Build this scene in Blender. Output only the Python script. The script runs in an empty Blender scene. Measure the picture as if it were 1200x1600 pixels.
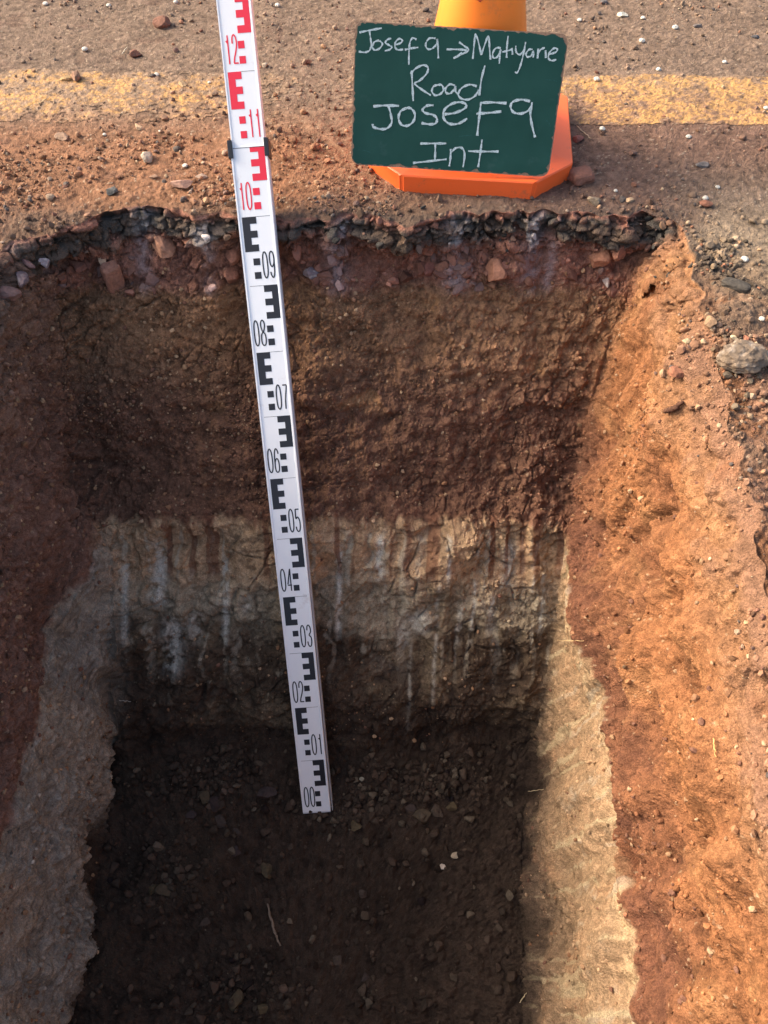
import bpy, math, random
import numpy as np
from mathutils import Vector, Matrix

# ------------------------------------------------------------------ camera, sky, sun
S = bpy.context.scene
COL = S.collection
PITCH = math.radians(55.0)
CAMH = 0.707
cam = bpy.data.cameras.new('camera'); camo = bpy.data.objects.new('camera', cam); COL.objects.link(camo)
camo.location = (0, 0, CAMH); camo.rotation_euler = (math.pi/2-PITCH, 0, 0)
cam.sensor_fit = 'HORIZONTAL'; cam.sensor_width = 36; cam.lens = 36.0
cam.clip_start = 0.02; cam.clip_end = 500
S.camera = camo

SUN_EL = math.radians(32); SUN_A = math.radians(20)
sdir = Vector((-math.cos(SUN_EL)*math.cos(SUN_A), math.cos(SUN_EL)*math.sin(SUN_A), math.sin(SUN_EL)))
w = bpy.data.worlds.new("World"); S.world = w; w.use_nodes = True
nt = w.node_tree; bg = nt.nodes['Background']
sky = nt.nodes.new('ShaderNodeTexSky'); sky.sky_type = 'NISHITA'; sky.sun_disc = False
sky.dust_density = 7.0; sky.ozone_density = .6; sky.sun_elevation = SUN_EL; sky.sun_rotation = math.atan2(sdir.x, sdir.y)
nt.links.new(sky.outputs[0], bg.inputs[0]); bg.inputs[1].default_value = 0.15
sl = bpy.data.lights.new('sun', 'SUN'); sl.energy = 1.65; sl.angle = math.radians(16); sl.color = (1.0, .86, .68)
so = bpy.data.objects.new('sun', sl); COL.objects.link(so); so.rotation_euler = sdir.to_track_quat('Z', 'Y').to_euler()
so.location = (-3, 0, 3)
S.view_settings.view_transform = 'Standard'; S.view_settings.look = 'None'
S.view_settings.exposure = 1.3; S.view_settings.gamma = 1.0
try: S.cycles.max_bounces = 6; S.cycles.diffuse_bounces = 4
except Exception: pass

# ------------------------------------------------------------------ numpy noise
f4 = np.float32
def _h(ix, iy, iz, seed):
    n = (ix*np.uint32(374761393)) ^ (iy*np.uint32(668265263)) ^ (iz*np.uint32(2246822519)) ^ np.uint32(seed*974711+12345)
    n = (n ^ (n >> np.uint32(15)))*np.uint32(2246822519)
    n = (n ^ (n >> np.uint32(13)))*np.uint32(3266489917)
    return (n ^ (n >> np.uint32(16)))
def vn(x, y, z, seed=0):
    fx = np.floor(x); fy = np.floor(y); fz = np.floor(z)
    ux = (x-fx).astype(f4); uy = (y-fy).astype(f4); uz = (z-fz).astype(f4)
    ux = ux*ux*(3-2*ux); uy = uy*uy*(3-2*uy); uz = uz*uz*(3-2*uz)
    ix = fx.astype(np.int64).astype(np.uint32); iy = fy.astype(np.int64).astype(np.uint32); iz = fz.astype(np.int64).astype(np.uint32)
    o = np.uint32(1)
    def c(a, b, d): return (_h(ix+np.uint32(a), iy+np.uint32(b), iz+np.uint32(d), seed) & np.uint32(65535)).astype(f4)*f4(2/65535.)-1
    a = c(0,0,0); a += ux*(c(1,0,0)-a)
    b = c(0,1,0); b += ux*(c(1,1,0)-b)
    a += uy*(b-a)
    d = c(0,0,1); d += ux*(c(1,0,1)-d)
    e = c(0,1,1); e += ux*(c(1,1,1)-e)
    d += uy*(e-d)
    return a+uz*(d-a)
def N(P, s, seed=0, sx=1, sy=1, sz=1):      # s = features per metre
    return vn(P[...,0]*s*sx+7.3, P[...,1]*s*sy+3.1, P[...,2]*s*sz+9.7, seed)
def fbm(P, s, octv, seed=0, g=.5, **k):
    r = 0; a = 1; t = 0
    for o in range(octv):
        r = r+a*N(P, s*(2.03**o), seed+o*7, **k); t += a; a *= g
    return r/t
def worley(P, s, seed=0):                  # F1 and a random number of the cell
    X = P*s
    F = np.floor(X); fr = (X-F).astype(f4); I = F.astype(np.int64).astype(np.uint32)
    best = np.full(X.shape[:-1], 9., f4); best2 = best.copy(); cid = np.zeros(X.shape[:-1], f4)
    for a in (-1,0,1):
        for b in (-1,0,1):
            for c in (-1,0,1):
                ja = I[...,0]+np.uint32(a & 0xffffffff); jb = I[...,1]+np.uint32(b & 0xffffffff); jc = I[...,2]+np.uint32(c & 0xffffffff)
                h = _h(ja, jb, jc, seed)
                dx = a+(h & np.uint32(1023)).astype(f4)/1023-fr[...,0]
                dy = b+((h >> np.uint32(10)) & np.uint32(1023)).astype(f4)/1023-fr[...,1]
                dz = c+((h >> np.uint32(20)) & np.uint32(1023)).astype(f4)/1023-fr[...,2]
                d = dx*dx+dy*dy+dz*dz
                m = d < best
                best2 = np.where(m, best, np.minimum(best2, d))
                cid = np.where(m, ((h*np.uint32(2654435761)) >> np.uint32(16)).astype(f4)/65535, cid)
                best = np.where(m, d, best)
    return np.sqrt(best), np.sqrt(best2), cid
def ss(a, b, x):
    t = np.clip((x-a)/(b-a), 0, 1); return t*t*(3-2*t)
def bump1(x, c, wd): return np.exp(-((x-c)/wd)**2)
def mix(A, B, t): return A*(1-t[..., None])+np.asarray(B, f4)*t[..., None]
def srgb(r, g, b):
    def f(c):
        c /= 255.; return c/12.92 if c <= .04045 else ((c+.055)/1.055)**2.4
    return (f(r), f(g), f(b))

# pixel of the 1200x1600 photo -> point at height z (used only to take measurements off the photo)
cp, sp = math.cos(PITCH), math.sin(PITCH)
def at_z(px, row, z):
    u = (800-row)/1200.; dy = cp+u*sp; dz = -sp+u*cp
    d = (z-CAMH)/dz
    return ((px-600)/1200.*d, dy*d, z)
def project(P):
    y = P[...,1]; z = P[...,2]-CAMH
    d = cp*y-sp*z; u = sp*y+cp*z
    return 600+1200*P[...,0]/d, 800-1200*u/d, d

# ------------------------------------------------------------------ materials
def mat_new(name):
    m = bpy.data.materials.new(name); m.use_nodes = True
    n = m.node_tree.nodes; b = n['Principled BSDF']
    return m, m.node_tree, b
def earth_mat(name, b1=420, b2=140, bs=.55, var=.35, rough=.95):
    m, t, b = mat_new(name); n = t.nodes; L = t.links.new
    at = n.new('ShaderNodeAttribute'); at.attribute_name = 'col'
    tc = n.new('ShaderNodeTexCoord')
    n1 = n.new('ShaderNodeTexNoise'); n1.inputs['Scale'].default_value = b1; n1.inputs['Detail'].default_value = 5; n1.inputs['Roughness'].default_value = .7
    v = n.new('ShaderNodeTexVoronoi'); v.inputs['Scale'].default_value = b2*2
    L(tc.outputs['Object'], n1.inputs['Vector']); L(tc.outputs['Object'], v.inputs['Vector'])
    mr = n.new('ShaderNodeMapRange'); mr.inputs['From Min'].default_value = .3; mr.inputs['From Max'].default_value = .7
    mr.inputs['To Min'].default_value = 1-var; mr.inputs['To Max'].default_value = 1+var
    L(n1.outputs['Fac'], mr.inputs['Value'])
    mx = n.new('ShaderNodeVectorMath'); mx.operation = 'SCALE'
    L(at.outputs['Color'], mx.inputs[0]); L(mr.outputs[0], mx.inputs['Scale'])
    L(mx.outputs[0], b.inputs['Base Color'])
    b.inputs['Roughness'].default_value = rough; b.inputs['Specular IOR Level'].default_value = .15
    ad = n.new('ShaderNodeMath'); ad.operation = 'MULTIPLY_ADD'; ad.inputs[1].default_value = -.6
    L(v.outputs['Distance'], ad.inputs[0]); L(n1.outputs['Fac'], ad.inputs[2])
    bp = n.new('ShaderNodeBump'); bp.inputs['Strength'].default_value = bs; bp.inputs['Distance'].default_value = .003
    L(ad.outputs[0], bp.inputs['Height']); L(bp.outputs[0], b.inputs['Normal'])
    return m
def plain_mat(name, c, rough=.5, spec=.5, nscale=0, nvar=0, c2=None, bump=0, bd=.001, detail=4):
    m, t, b = mat_new(name); n = t.nodes; L = t.links.new
    b.inputs['Base Color'].default_value = (*c, 1); b.inputs['Roughness'].default_value = rough; b.inputs['Specular IOR Level'].default_value = spec
    if nscale:
        tc = n.new('ShaderNodeTexCoord'); n1 = n.new('ShaderNodeTexNoise'); n1.inputs['Scale'].default_value = nscale; n1.inputs['Detail'].default_value = detail
        L(tc.outputs['Object'], n1.inputs['Vector'])
        r = n.new('ShaderNodeValToRGB'); r.color_ramp.elements[0].position = .5-nvar; r.color_ramp.elements[1].position = .5+nvar
        r.color_ramp.elements[0].color = (*c, 1); r.color_ramp.elements[1].color = (*(c2 or c), 1)
        L(n1.outputs['Fac'], r.inputs[0]); L(r.outputs[0], b.inputs['Base Color'])
        if bump:
            bp = n.new('ShaderNodeBump'); bp.inputs['Strength'].default_value = bump; bp.inputs['Distance'].default_value = bd
            L(n1.outputs['Fac'], bp.inputs['Height']); L(bp.outputs[0], b.inputs['Normal'])
    return m
M_soil = earth_mat('soil', 520, 190, .9, .42)
M_road = earth_mat('dusty_road', 560, 230, .8, .42)
M_stone = earth_mat('stone', 260, 120, .35, .22, .85)
M_paint = earth_mat('road_paint', 300, 220, .5, .30, .8)

# ------------------------------------------------------------------ mesh helpers
def mesh_obj(name, V, F, mat, parent=None, smooth=True, col=None):
    V = np.asarray(V, f4).reshape(-1, 3)
    me = bpy.data.meshes.new(name)
    if isinstance(F, np.ndarray):
        k = F.shape[1]
        me.vertices.add(len(V)); me.vertices.foreach_set('co', V.ravel())
        me.loops.add(F.size); me.loops.foreach_set('vertex_index', F.astype(np.int32).ravel())
        me.polygons.add(len(F)); me.polygons.foreach_set('loop_start', np.arange(0, F.size, k, dtype=np.int32))
        me.update(calc_edges=True)
    else:
        me.from_pydata(V.tolist(), [], F)
    me.polygons.foreach_set('use_smooth', np.full(len(me.polygons), smooth, bool))
    if col is not None:
        c = np.ones((len(V), 4), f4); c[:, :3] = np.clip(col, 0, 1)
        a = me.color_attributes.new('col', 'FLOAT_COLOR', 'POINT'); a.data.foreach_set('color', c.ravel())
    me.validate(); me.update()
    me.materials.append(mat)
    o = bpy.data.objects.new(name, me); COL.objects.link(o)
    if parent: o.parent = parent
    return o
def tag(o, label=None, cat=None, group=None, kind=None):
    if label: o['label'] = label
    if cat: o['category'] = cat
    if group: o['group'] = group
    if kind: o['kind'] = kind
    return o
def empty(name, mw=None):
    o = bpy.data.objects.new(name, None); COL.objects.link(o); o.empty_display_size = .05
    if mw is not None: o.matrix_world = mw
    return o

# ------------------------------------------------------------------ the ground with the pit in it, one lofted grid
FZ = -.7145
# z, y of back wall, x left/right at the back, x left/right in the middle (y about .45), x left/right at the front
LV = [(FZ,   .460, -.505, .272, -.487, .240, -.480, .215),
      (-.66, .485, -.495, .282, -.488, .262, -.492, .232),
      (-.60, .530, -.487, .292, -.492, .280, -.505, .255),
      (-.50, .630, -.478, .309, -.498, .298, -.520, .288),
      (-.41, .722, -.484, .318, -.508, .308, -.510, .318),
      (-.385,.738, -.500, .321, -.515, .312, -.515, .322),
      (-.36, .800, -.528, .330, -.520, .318, -.520, .326),
      (-.30, .868, -.542, .346, -.530, .330, -.530, .333),
      (-.20, .955, -.548, .372, -.545, .350, -.550, .338),
      (-.12, 1.012,-.545, .402, -.555, .362, -.560, .342),
      (-.062,1.046,-.552, .425, -.560, .366, -.570, .345),
      (-.045,1.036,-.555, .436, -.565, .372, -.575, .347),
      (-.012,1.038,-.560, .446, -.570, .384, -.580, .354),
      (0.0,  1.046,-.570, .456, -.580, .400, -.590, .364)]
LV = np.array(LV)
YF = -.95
def warp(t): return np.interp(t, [0, .93, 1], [0, 1, 2])   # fine spacing where the walls are near the lens
def along_y(t, y0, ymid, y1): return np.interp(warp(t), [0, 1, 2], [y0, ymid, y1])
NB, NR, NF, NL = 760, 640, 40, 460
def outline(lv):
    z, yb, xlb, xrb, xlm, xrm, xlf, xrf = lv
    tb = np.linspace(0, 1, NB, endpoint=False)
    back = np.stack([xlb+(xrb-xlb)*tb, np.full(NB, yb)], 1)
    ym = .45 if yb > .6 else .3
    tr = np.linspace(0, 1, NR, endpoint=False)
    yr = along_y(tr, yb, -.06, YF)
    xr = np.interp(-yr, [-yb, -ym, 0, -YF], [xrb, xrm, xrf, xrf-.02])
    right = np.stack([xr, yr], 1)
    tf = np.linspace(0, 1, NF, endpoint=False)
    front = np.stack([xrf-.02+(xlf-xrf+.02)*tf, np.full(NF, YF)], 1)
    tl = np.linspace(0, 1, NL, endpoint=False)
    yl = along_y(1-tl, yb, -.06, YF)
    xl = np.interp(yl, [YF, 0, ym, yb], [xlf, xlf, xlm, xlb])
    left = np.stack([xl, yl], 1)
    R = np.concatenate([back, right, front, left])
    # round the corners: circular smoothing
    k = 44; ker = np.exp(-np.linspace(-2, 2, 2*k+1)**2); ker /= ker.sum()
    Rp = np.concatenate([R[-k:], R, R[:k]])
    return np.stack([np.convolve(Rp[:, i], ker, 'valid') for i in (0, 1)], 1)
NT = NB+NR+NF+NL
OL = np.array([outline(l) for l in LV])          # levels x NT x 2
# path length of the back wall as loft parameter
sz = LV[:, 0]; sy = LV[:, 1]
arc = np.concatenate([[0], np.cumsum(np.hypot(np.diff(sy), np.diff(sz)))])
NWALL, NFLOOR, NGR = 560, 150, 390
iw = np.linspace(0, arc[-1], NWALL)
rings = []
def lerp_levels(a):
    k = min(np.searchsorted(arc, a, 'right')-1, len(arc)-2); t = (a-arc[k])/(arc[k+1]-arc[k])
    return np.concatenate([OL[k]*(1-t)+OL[k+1]*t, np.full((NT, 1), sz[k]*(1-t)+sz[k+1]*t)], 1)
W3 = np.array([lerp_levels(a) for a in iw])
# soften the profile along the loft a little
for _ in range(4):
    W3[1:-1] = .25*W3[:-2]+.5*W3[1:-1]+.25*W3[2:]
c0 = np.array([-.12, .02])
Fl = []
for g in np.linspace(.02, 1, NFLOOR, endpoint=False):
    r = OL[0]*1.0; p = c0+(r-c0)*g
    p[:, 0] = c0[0]+(r[:, 0]-c0[0])*g
    Fl.append(np.concatenate([p, np.full((NT, 1), FZ)], 1))
Fl = np.array(Fl)
def rect(x0, x1, y0, y1):
    cs = [(x0, y1), (x1, y1), (x1, y0), (x0, y0)]; out = []
    for (a, b), n in zip([(0, 1), (1, 2), (2, 3), (3, 0)], (NB, NR, NF, NL)):
        t = np.linspace(0, 1, n, endpoint=False)[:, None]
        if n == NR: t = (y1-along_y(t, y1, y1-(y1-y0)*.6, y0))/(y1-y0)
        if n == NL: t = 1-(y1-along_y(1-t, y1, y1-(y1-y0)*.6, y0))/(y1-y0)
        out.append(np.array(cs[a])*(1-t)+np.array(cs[b])*t)
    return np.concatenate(out)
B1 = rect(-1.05, 1.05, -1.4, 1.98)
edge = W3[-1]
Gr = []
for g in np.linspace(0, 1, NGR+1)[1:]:
    Gr.append(np.concatenate([edge[:, :2]*(1-g)+B1*g, np.zeros((NT, 1))], 1))
Gr = np.array(Gr)
Far = []
for k in (1.12, 1.3, 1.6, 2.2, 3.5, 6, 12, 25, 50, 90):
    Far.append(np.concatenate([B1*k, np.zeros((NT, 1))], 1))
Far = np.array(Far)
P = np.concatenate([Fl, W3, Gr, Far]).astype(np.float64)
NS = P.shape[0]
I_F, I_W, I_G, I_X = 0, NFLOOR, NFLOOR+NWALL, NFLOOR+NWALL+NGR
# wavy broken edge of the pit along the back, taken off the photograph
ex = [-.60, -.50, -.42, -.36, -.28, -.18, -.08, -.05, .03, .10, .19, .30, .38, .45]
ey = [-.065, -.030, .016, .024, .008, -.003, .004, .020, -.020, .008, .014, .006, .012, 0]
topw = ss(-.09, -.02, P[..., 2])*ss(.9, 1.0, P[..., 1])*np.exp(-np.clip(P[..., 1]-1.05, 0, 9)/.08)
xe = P[..., 0]
P[..., 1] += topw*(np.interp(xe, ex, ey)+.011*vn(xe*17, xe*0, xe*0, 401)+.007*vn(xe*48, xe*0, xe*0, 402)+.003*vn(xe*130, xe*0, xe*0, 403))
edgew = ss(-.09, -.02, P[..., 2])*np.exp(-np.clip(np.abs(P[..., 0])-.46, 0, 9)/.05)
P[..., 0] += ss(-.09, -.02, P[..., 2])*(P[..., 1] < .95)*(.012*vn(P[..., 1]*11, P[..., 1]*0, P[..., 2]*4, 5)+.008*vn(P[..., 1]*31, P[..., 1]*0, P[..., 2]*9, 6)+.004*vn(P[..., 1]*80, P[..., 1]*0, P[..., 2]*20, 7))*np.exp(-np.clip(np.abs(P[..., 0]-(-.07))-.55, 0, 9)/.05)

def normals(P):
    du = np.roll(P, -1, 1)-np.roll(P, 1, 1)
    dv = np.empty_like(P); dv[1:-1] = P[2:]-P[:-2]; dv[0] = P[1]-P[0]; dv[-1] = P[-1]-P[-2]
    n = np.cross(dv, du); L = np.linalg.norm(n, axis=-1, keepdims=True)
    return n/np.maximum(L, 1e-12), L[..., 0]/4
Nn, _ = normals(P)
if Nn[I_G+10, 10, 2] < 0: Nn = -Nn
P[..., 2] += .030*np.exp(-np.clip(.462-P[..., 1], 0, 9)/.035)*np.exp(-np.clip(P[..., 2]-FZ, 0, 9)/.022)
Nn, _ = normals(P)
if Nn[I_G+10, 10, 2] < 0: Nn = -Nn
P0 = P.copy()
side = np.arange(NT)
j_back = side < NB; j_right = (side >= NB) & (side < NB+NR); j_front = (side >= NB+NR) & (side < NB+NR+NF); j_left = side >= NB+NR+NF
zz = P0[..., 2]; xx = P0[..., 0]; yy = P0[..., 1]
ii = np.arange(NS)[:, None]*np.ones((1, NT), int)
isw = ((ii >= I_W) & (ii < I_G)).astype(f4); isg = (ii >= I_G).astype(f4); isf = (ii < I_W).astype(f4)
Wb = np.broadcast_to(j_back, P.shape[:2]); Wr = np.broadcast_to(j_right, P.shape[:2]); Wl = np.broadcast_to(j_left, P.shape[:2])
# blend weights of floor / wall / road
wW = ss(FZ, FZ+.04, zz)*ss(.0, -.03, zz); wF = 1-ss(FZ, FZ+.04, zz); wG = ss(-.03, 0, zz)

Q = P0.astype(f4)
n_big = fbm(Q, 7, 2, 1); n_mid = fbm(Q, 26, 3, 11); n_sm = fbm(Q, 95, 3, 21, .6)
f1a, f2a, ida = worley(Q*np.array([1, 1, 1.25], f4), 48, 3)
f1b, f2b, idb = worley(Q+.004*n_mid[..., None], 130, 4)
clod = np.clip(.75-f1a, 0, 1); crumb = np.clip(.75-f1b, 0, 1)
f1d, f2d, idd = worley(Q+.002*n_sm[..., None], 240, 6); grit = np.clip(.7-f1d, 0, 1)
n_fi = fbm(Q, 210, 2, 27, .7)
along = np.where(Wb, xx, yy).astype(f4)
T = np.stack([along, zz*0, zz], -1).astype(f4)
gouge = vn(along*42+n_mid*.5, zz*3.0, zz*0+3, 31)+.5*vn(along*95, zz*5, zz*0, 32)
crack = np.clip(1-np.abs(vn(Q[..., 0]*22+n_mid, Q[..., 1]*22, Q[..., 2]*60+n_big*2, 44))*9, 0, 1)

back = Wb.astype(f4); right = Wr.astype(f4); left = Wl.astype(f4)
def band(a, b, s=.02): return ss(a-s, a+s, zz)*(1-ss(b-s, b+s, zz))
low = band(-.62, -.385, .02); upper = band(-.385, -.06, .02); mid = band(-.385, -.24, .03)
D = np.zeros(P.shape[:2], f4)
# walls
coarse = (.6+.6*ss(-.1, .5, fbm(Q, 5, 2, 77)))
pt = .45+.8*ss(-.25, .35, fbm(Q, 16, 2, 78))
wall = .022*n_big+.0125*n_mid+.0046*n_sm+coarse*(.014*(clod-.3)+.0050*crumb*pt)+.0034*grit*pt+.0012*n_fi-.003*crack
wall += low*(-.006*np.clip(gouge, -.2, 1.2))
wall += upper*back*.004*vn(Q[..., 0]*12, Q[..., 1]*0, Q[..., 2]*70, 9)
wall += back*(low*.010*n_mid+band(-.62, -.47)*.012*n_big)
# smoother, cut-looking right wall
rs = right*(.70+.30*ss(.0, .5, fbm(Q, 9, 2, 55)))+(1-right)
f1e, f2e, ide = worley(Q*np.array([1, 1, 1.5], f4)+.012*n_mid[..., None]+.03*n_big[..., None], 17, 12)
f1f, f2f, idf_ = worley(Q+.006*n_mid[..., None], 36, 13)
blk = .020*(ide-.5)*ss(0, .10, f2e-f1e)-.007*(1-ss(0, .09, f2e-f1e))
blk2 = .009*(idf_-.5)*ss(0, .14, f2f-f1f)-.004*(1-ss(0, .10, f2f-f1f))
pb = ss(-.15, .2, fbm(Q, 6, 2, 79))
sg = vn(along*70+1.5*n_mid+3*zz, zz*9, zz*0, 39)*.6+vn(along*30+n_mid-2*zz, zz*4, zz*0, 40)
wall = wall*(1-.35*low)+low*.0055*sg
wall += low*(blk*.55*back+blk2*.35)+(1-low)*(blk*.5*pb+blk2*(.3+.7*pb))
D += wW*wall*rs
# sculpted places of the right wall: hollow, ridge and ledge
def blob(cx, cz, wx, wz, tilt=0):
    return np.exp(-(((yy-cx)+tilt*(zz-cz))/wx)**2-((zz-cz)/wz)**2)
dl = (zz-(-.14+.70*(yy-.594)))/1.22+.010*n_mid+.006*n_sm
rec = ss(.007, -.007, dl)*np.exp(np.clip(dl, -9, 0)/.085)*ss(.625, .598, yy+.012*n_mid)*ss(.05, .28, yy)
D += right*wW*(.016*vn(yy*7, zz*8+2, zz*0, 64)+.010*vn(yy*17, zz*16, zz*0, 65))
D += left*wW*.014*vn(yy*7, zz*7+2, zz*0, 67)+back*wW*(.010*vn(xx*8, zz*9, zz*0, 68)+.006*vn(xx*20+3*zz, zz*22, zz*0, 69))
D += right*wW*(-.062*rec+.014*np.exp(-((dl-.012)/.014)**2)*ss(.62, .58, yy)*ss(.0, .2, yy))
D += right*wW*1.5*(-.034*blob(.600, -.128, .030, .010)*(1+n_mid)-.038*blob(.545, -.172, .035, .014)*(1+n_mid)-.020*blob(.50, -.215, .03, .014)+.010*blob(.52, -.235, .05, .010)+.012*blob(.49, -.13, .09, .02)-.012*blob(.62, -.27, .05, .06)
               -.014*blob(.16, -.24, .05, .07)+.012*blob(.25, -.12, .2, .03)-.016*blob(.02, -.2, .05, .05)+.010*blob(.30, -.40, .30, .012)
               +.008*vn(yy*26, zz*7, zz*0, 61)*band(-.40, -.08))
D += back*wW*(-.028*blob(0, 0, 1, 1)*0 - .026*np.exp(-((xx+.49)/.07)**2-((zz+.33)/.05)**2)+.010*np.exp(-((xx+.0)/.25)**2-((zz+.41)/.02)**2))
D += left*wW*(.010*vn(yy*16, zz*9, zz*0, 62)+.008*vn(yy*40, zz*14, zz*0, 63)*band(-.7, -.35))
# crust of black seal: blocky, layered
cr_w = ss(-.062, -.048, zz)*(1-ss(-.004, .0, zz))
f1c, f2c, idc = worley(Q*np.array([1, 1, 2.2], f4)+.01*n_mid[..., None], 34, 8)
crustd = .015*(idc-.5)+.006*n_mid+.004*n_sm-.009*(1-ss(0, .18, f2c-f1c))+.004*vn(Q[..., 0]*20, Q[..., 1]*20, Q[..., 2]*220, 15)
D += cr_w*crustd*np.clip(back+(right*.6+left*.6)*ss(.75,.9,yy), 0, 1)
# floor
D += isf*.035*np.exp(-np.clip(.50-yy, 0, 9)/.035)*(1+.6*n_mid)*0
D += wF*(.022*n_big+.011*n_mid+.004*n_sm+.006*crumb+.003*grit+.016*np.clip(clod-.30, 0, 1)*ss(-.2, .3, n_mid)-.012*np.exp(-((xx+.12)/.06)**2-((yy-.35)/.05)**2))
# road
nearE = np.exp(-np.clip(np.hypot(np.clip(np.abs(xx+.06)-.50, 0, 9), np.clip(yy-1.05, 0, 9)), 0, 9)/.05)*isg
leftdirt = ss(.1, -.3, xx)*ss(1.35, 1.15, yy)*isg
rightrub = ss(.30, .40, xx)*ss(1.0, .9, yy)*isg
n_r = fbm(Q, 60, 3, 91, .6)
roadd = .004*n_big+.0014*n_mid+.0007*n_sm+.0016*np.clip(crumb-.25, 0, 1)*ss(-.2, .3, n_r)+.0012*grit+.0012*n_fi+.0010*n_sm+.0008*n_r
roadd += (nearE*.8+leftdirt*.5+rightrub)*(.004*n_mid+.0045*np.clip(clod-.35, 0, 1)+.003*crumb)
# dust drift over the line next to the staff
roadd += .006*np.exp(-((xx+.17)/.10)**2-((yy-1.27)/.09)**2)*(1+.6*n_mid)
D += wG*isg*roadd*np.where(ii >= I_X, 0, 1)
P = P0+Nn*D[..., None]
# crumbly sag of the road next to the pit edge

# loose spoil on the right rim
P[..., 2] += isg*rightrub*.012*np.abs(fbm(Q, 18, 2, 66)+.3)*ss(0, .05, P0[..., 0]-.43)

# ------------------------------------------------------------------ colours of the earth, with some light and shade painted in
C = np.zeros(P.shape[:2]+(3,), f4)
wob = .018*n_big+.010*n_mid
zc = zz+wob
A = lambda *c: np.array(c, f4)
c_base = A(.245, .115, .080)      # red base course
c_brown = A(.250, .135, .074)     # coarse brown
c_dred = A(.160, .082, .052)      # dark red brown
c_tan = A(.42, .275, .160)
c_grey = A(.30, .24, .165)
c_deep = A(.078, .053, .035)  # dark brown soil, made darker for the shade low in the pit
c_floor = A(.046, .031, .022)
c_orange = A(.255, .112, .050)
c_rred = A(.155, .068, .041)
# back wall
cb = np.broadcast_to(c_deep, C.shape).copy()
cb = mix(cb, c_floor*1.3, ss(-.56, -.67, zc))  # shade towards the floor painted onto the back wall
cb = mix(cb, c_grey, ss(-.545, -.495, zc+.03*vn(xx*9, zz*0, zz*0, 71)))
cb = mix(cb, c_tan, ss(-.49, -.44, zc))
cb = mix(cb, A(.20, .145, .09), ss(.0, .35, fbm(Q, 18, 3, 70))*ss(-.38, -.40, zz)*.65)
dr = .012*vn(along*70, zz*0, zz*0, 72)+.008*vn(along*160, zz*0, zz*0, 73)
cb = mix(cb, c_dred, ss(-.386, -.379, zz+.35*wob+.28*dr))
cb = mix(cb, c_brown, ss(-.27, -.17, zc))
cb = mix(cb, c_base, ss(-.125, -.10, zc))
rr = ss(.1, .45, xx+.3*n_big)            # light at the right end of the back wall put into its colour
cb *= (1+.25*rr*ss(-.42, -.3, zz))[..., None]
# right wall
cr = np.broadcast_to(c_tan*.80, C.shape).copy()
cr = mix(cr, c_deep*2.2, ss(-.60, -.70, zc))  # right wall's fade into shade near the floor, put in as colour
cr = mix(cr, A(.46, .34, .20), bump1(zz, -.415, .022)*ss(-.2, .3, n_mid+.3*n_sm)*.8)
cr = mix(cr, c_rred, ss(-.400, -.392, zz+.018*n_mid+.012*n_big+.006*n_sm+.4*dr))
cr = mix(cr, c_orange, np.clip(ss(-.37, -.20, zc+.03*n_big)+.35*n_mid+.25*n_sm, 0, 1))
cr = mix(cr, A(.30, .165, .090), ss(-.12, -.03, zc)*.7)
cr = mix(cr, A(.21, .115, .075), ss(-.07, -.02, zc+.05*n_mid)*ss(.95, .75, yy)*.8)
cr = mix(cr, A(.19, .085, .045), np.clip(rec*1.0*(1+.4*n_mid), 0, 1)*ss(-.41, -.39, zz))  # shade of the recess put into the wall colour
cr = mix(cr, A(.15, .070, .038), np.clip(blob(.600, -.130, .035, .014)+blob(.545, -.175, .04, .02), 0, 1)*.7)  # the two hollows painted darker, as if shaded inside
cr = mix(cr, A(.34, .175, .080), .8*ss(.1, .5, fbm(Q, 20, 3, 84))*ss(-.30, -.26, zz)*.5)
cr = mix(cr, A(.20, .085, .042), ss(.1, .45, fbm(Q, 14, 3, 83))*.7*ss(-.42, -.40, zz))
# left wall
cl = np.broadcast_to(A(.29, .255, .205), C.shape).copy()
cl = cl*.92
cl = mix(cl, A(.32, .265, .20), ss(-.1, .4, vn(yy*12, zz*6, zz*0, 85)))
cl = mix(cl, A(.19, .102, .070), ss(-.405, -.388, zz+.015*n_mid+.008*n_big+.4*dr))
cl = mix(cl, A(.215, .125, .085), ss(-.22, -.08, zc))
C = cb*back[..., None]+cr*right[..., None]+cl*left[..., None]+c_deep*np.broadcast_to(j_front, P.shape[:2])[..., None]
# blend across the corners (along the ring)
for jc in (NB, NT):
    wd = 34
    for k in range(-wd, wd):
        t = (k+wd)/(2*wd); j = (jc+k) % NT
        a, b = (cb, cr) if jc == NB else (cl, cb)
        C[:, j] = a[:, j]*(1-t)+b[:, j]*t
# mottling
C *= (1+.28*n_mid+.22*n_sm+.20*(ida-.5)*ss(-.3, .3, n_big)+.30*(idb-.5))[..., None]
C = mix(C, A(.42, .22, .10), (ss(.30, .6, fbm(Q, 22, 3, 87))*band(-.27, -.10)*back*.55))       # rusty flecks
C = mix(C, A(.44, .34, .22), ((idd > .975)*(f1d < .4))*.45*wW)
C *= (1+.30*(idd-.5)+.25*n_fi)[..., None]                             # light grit
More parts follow.
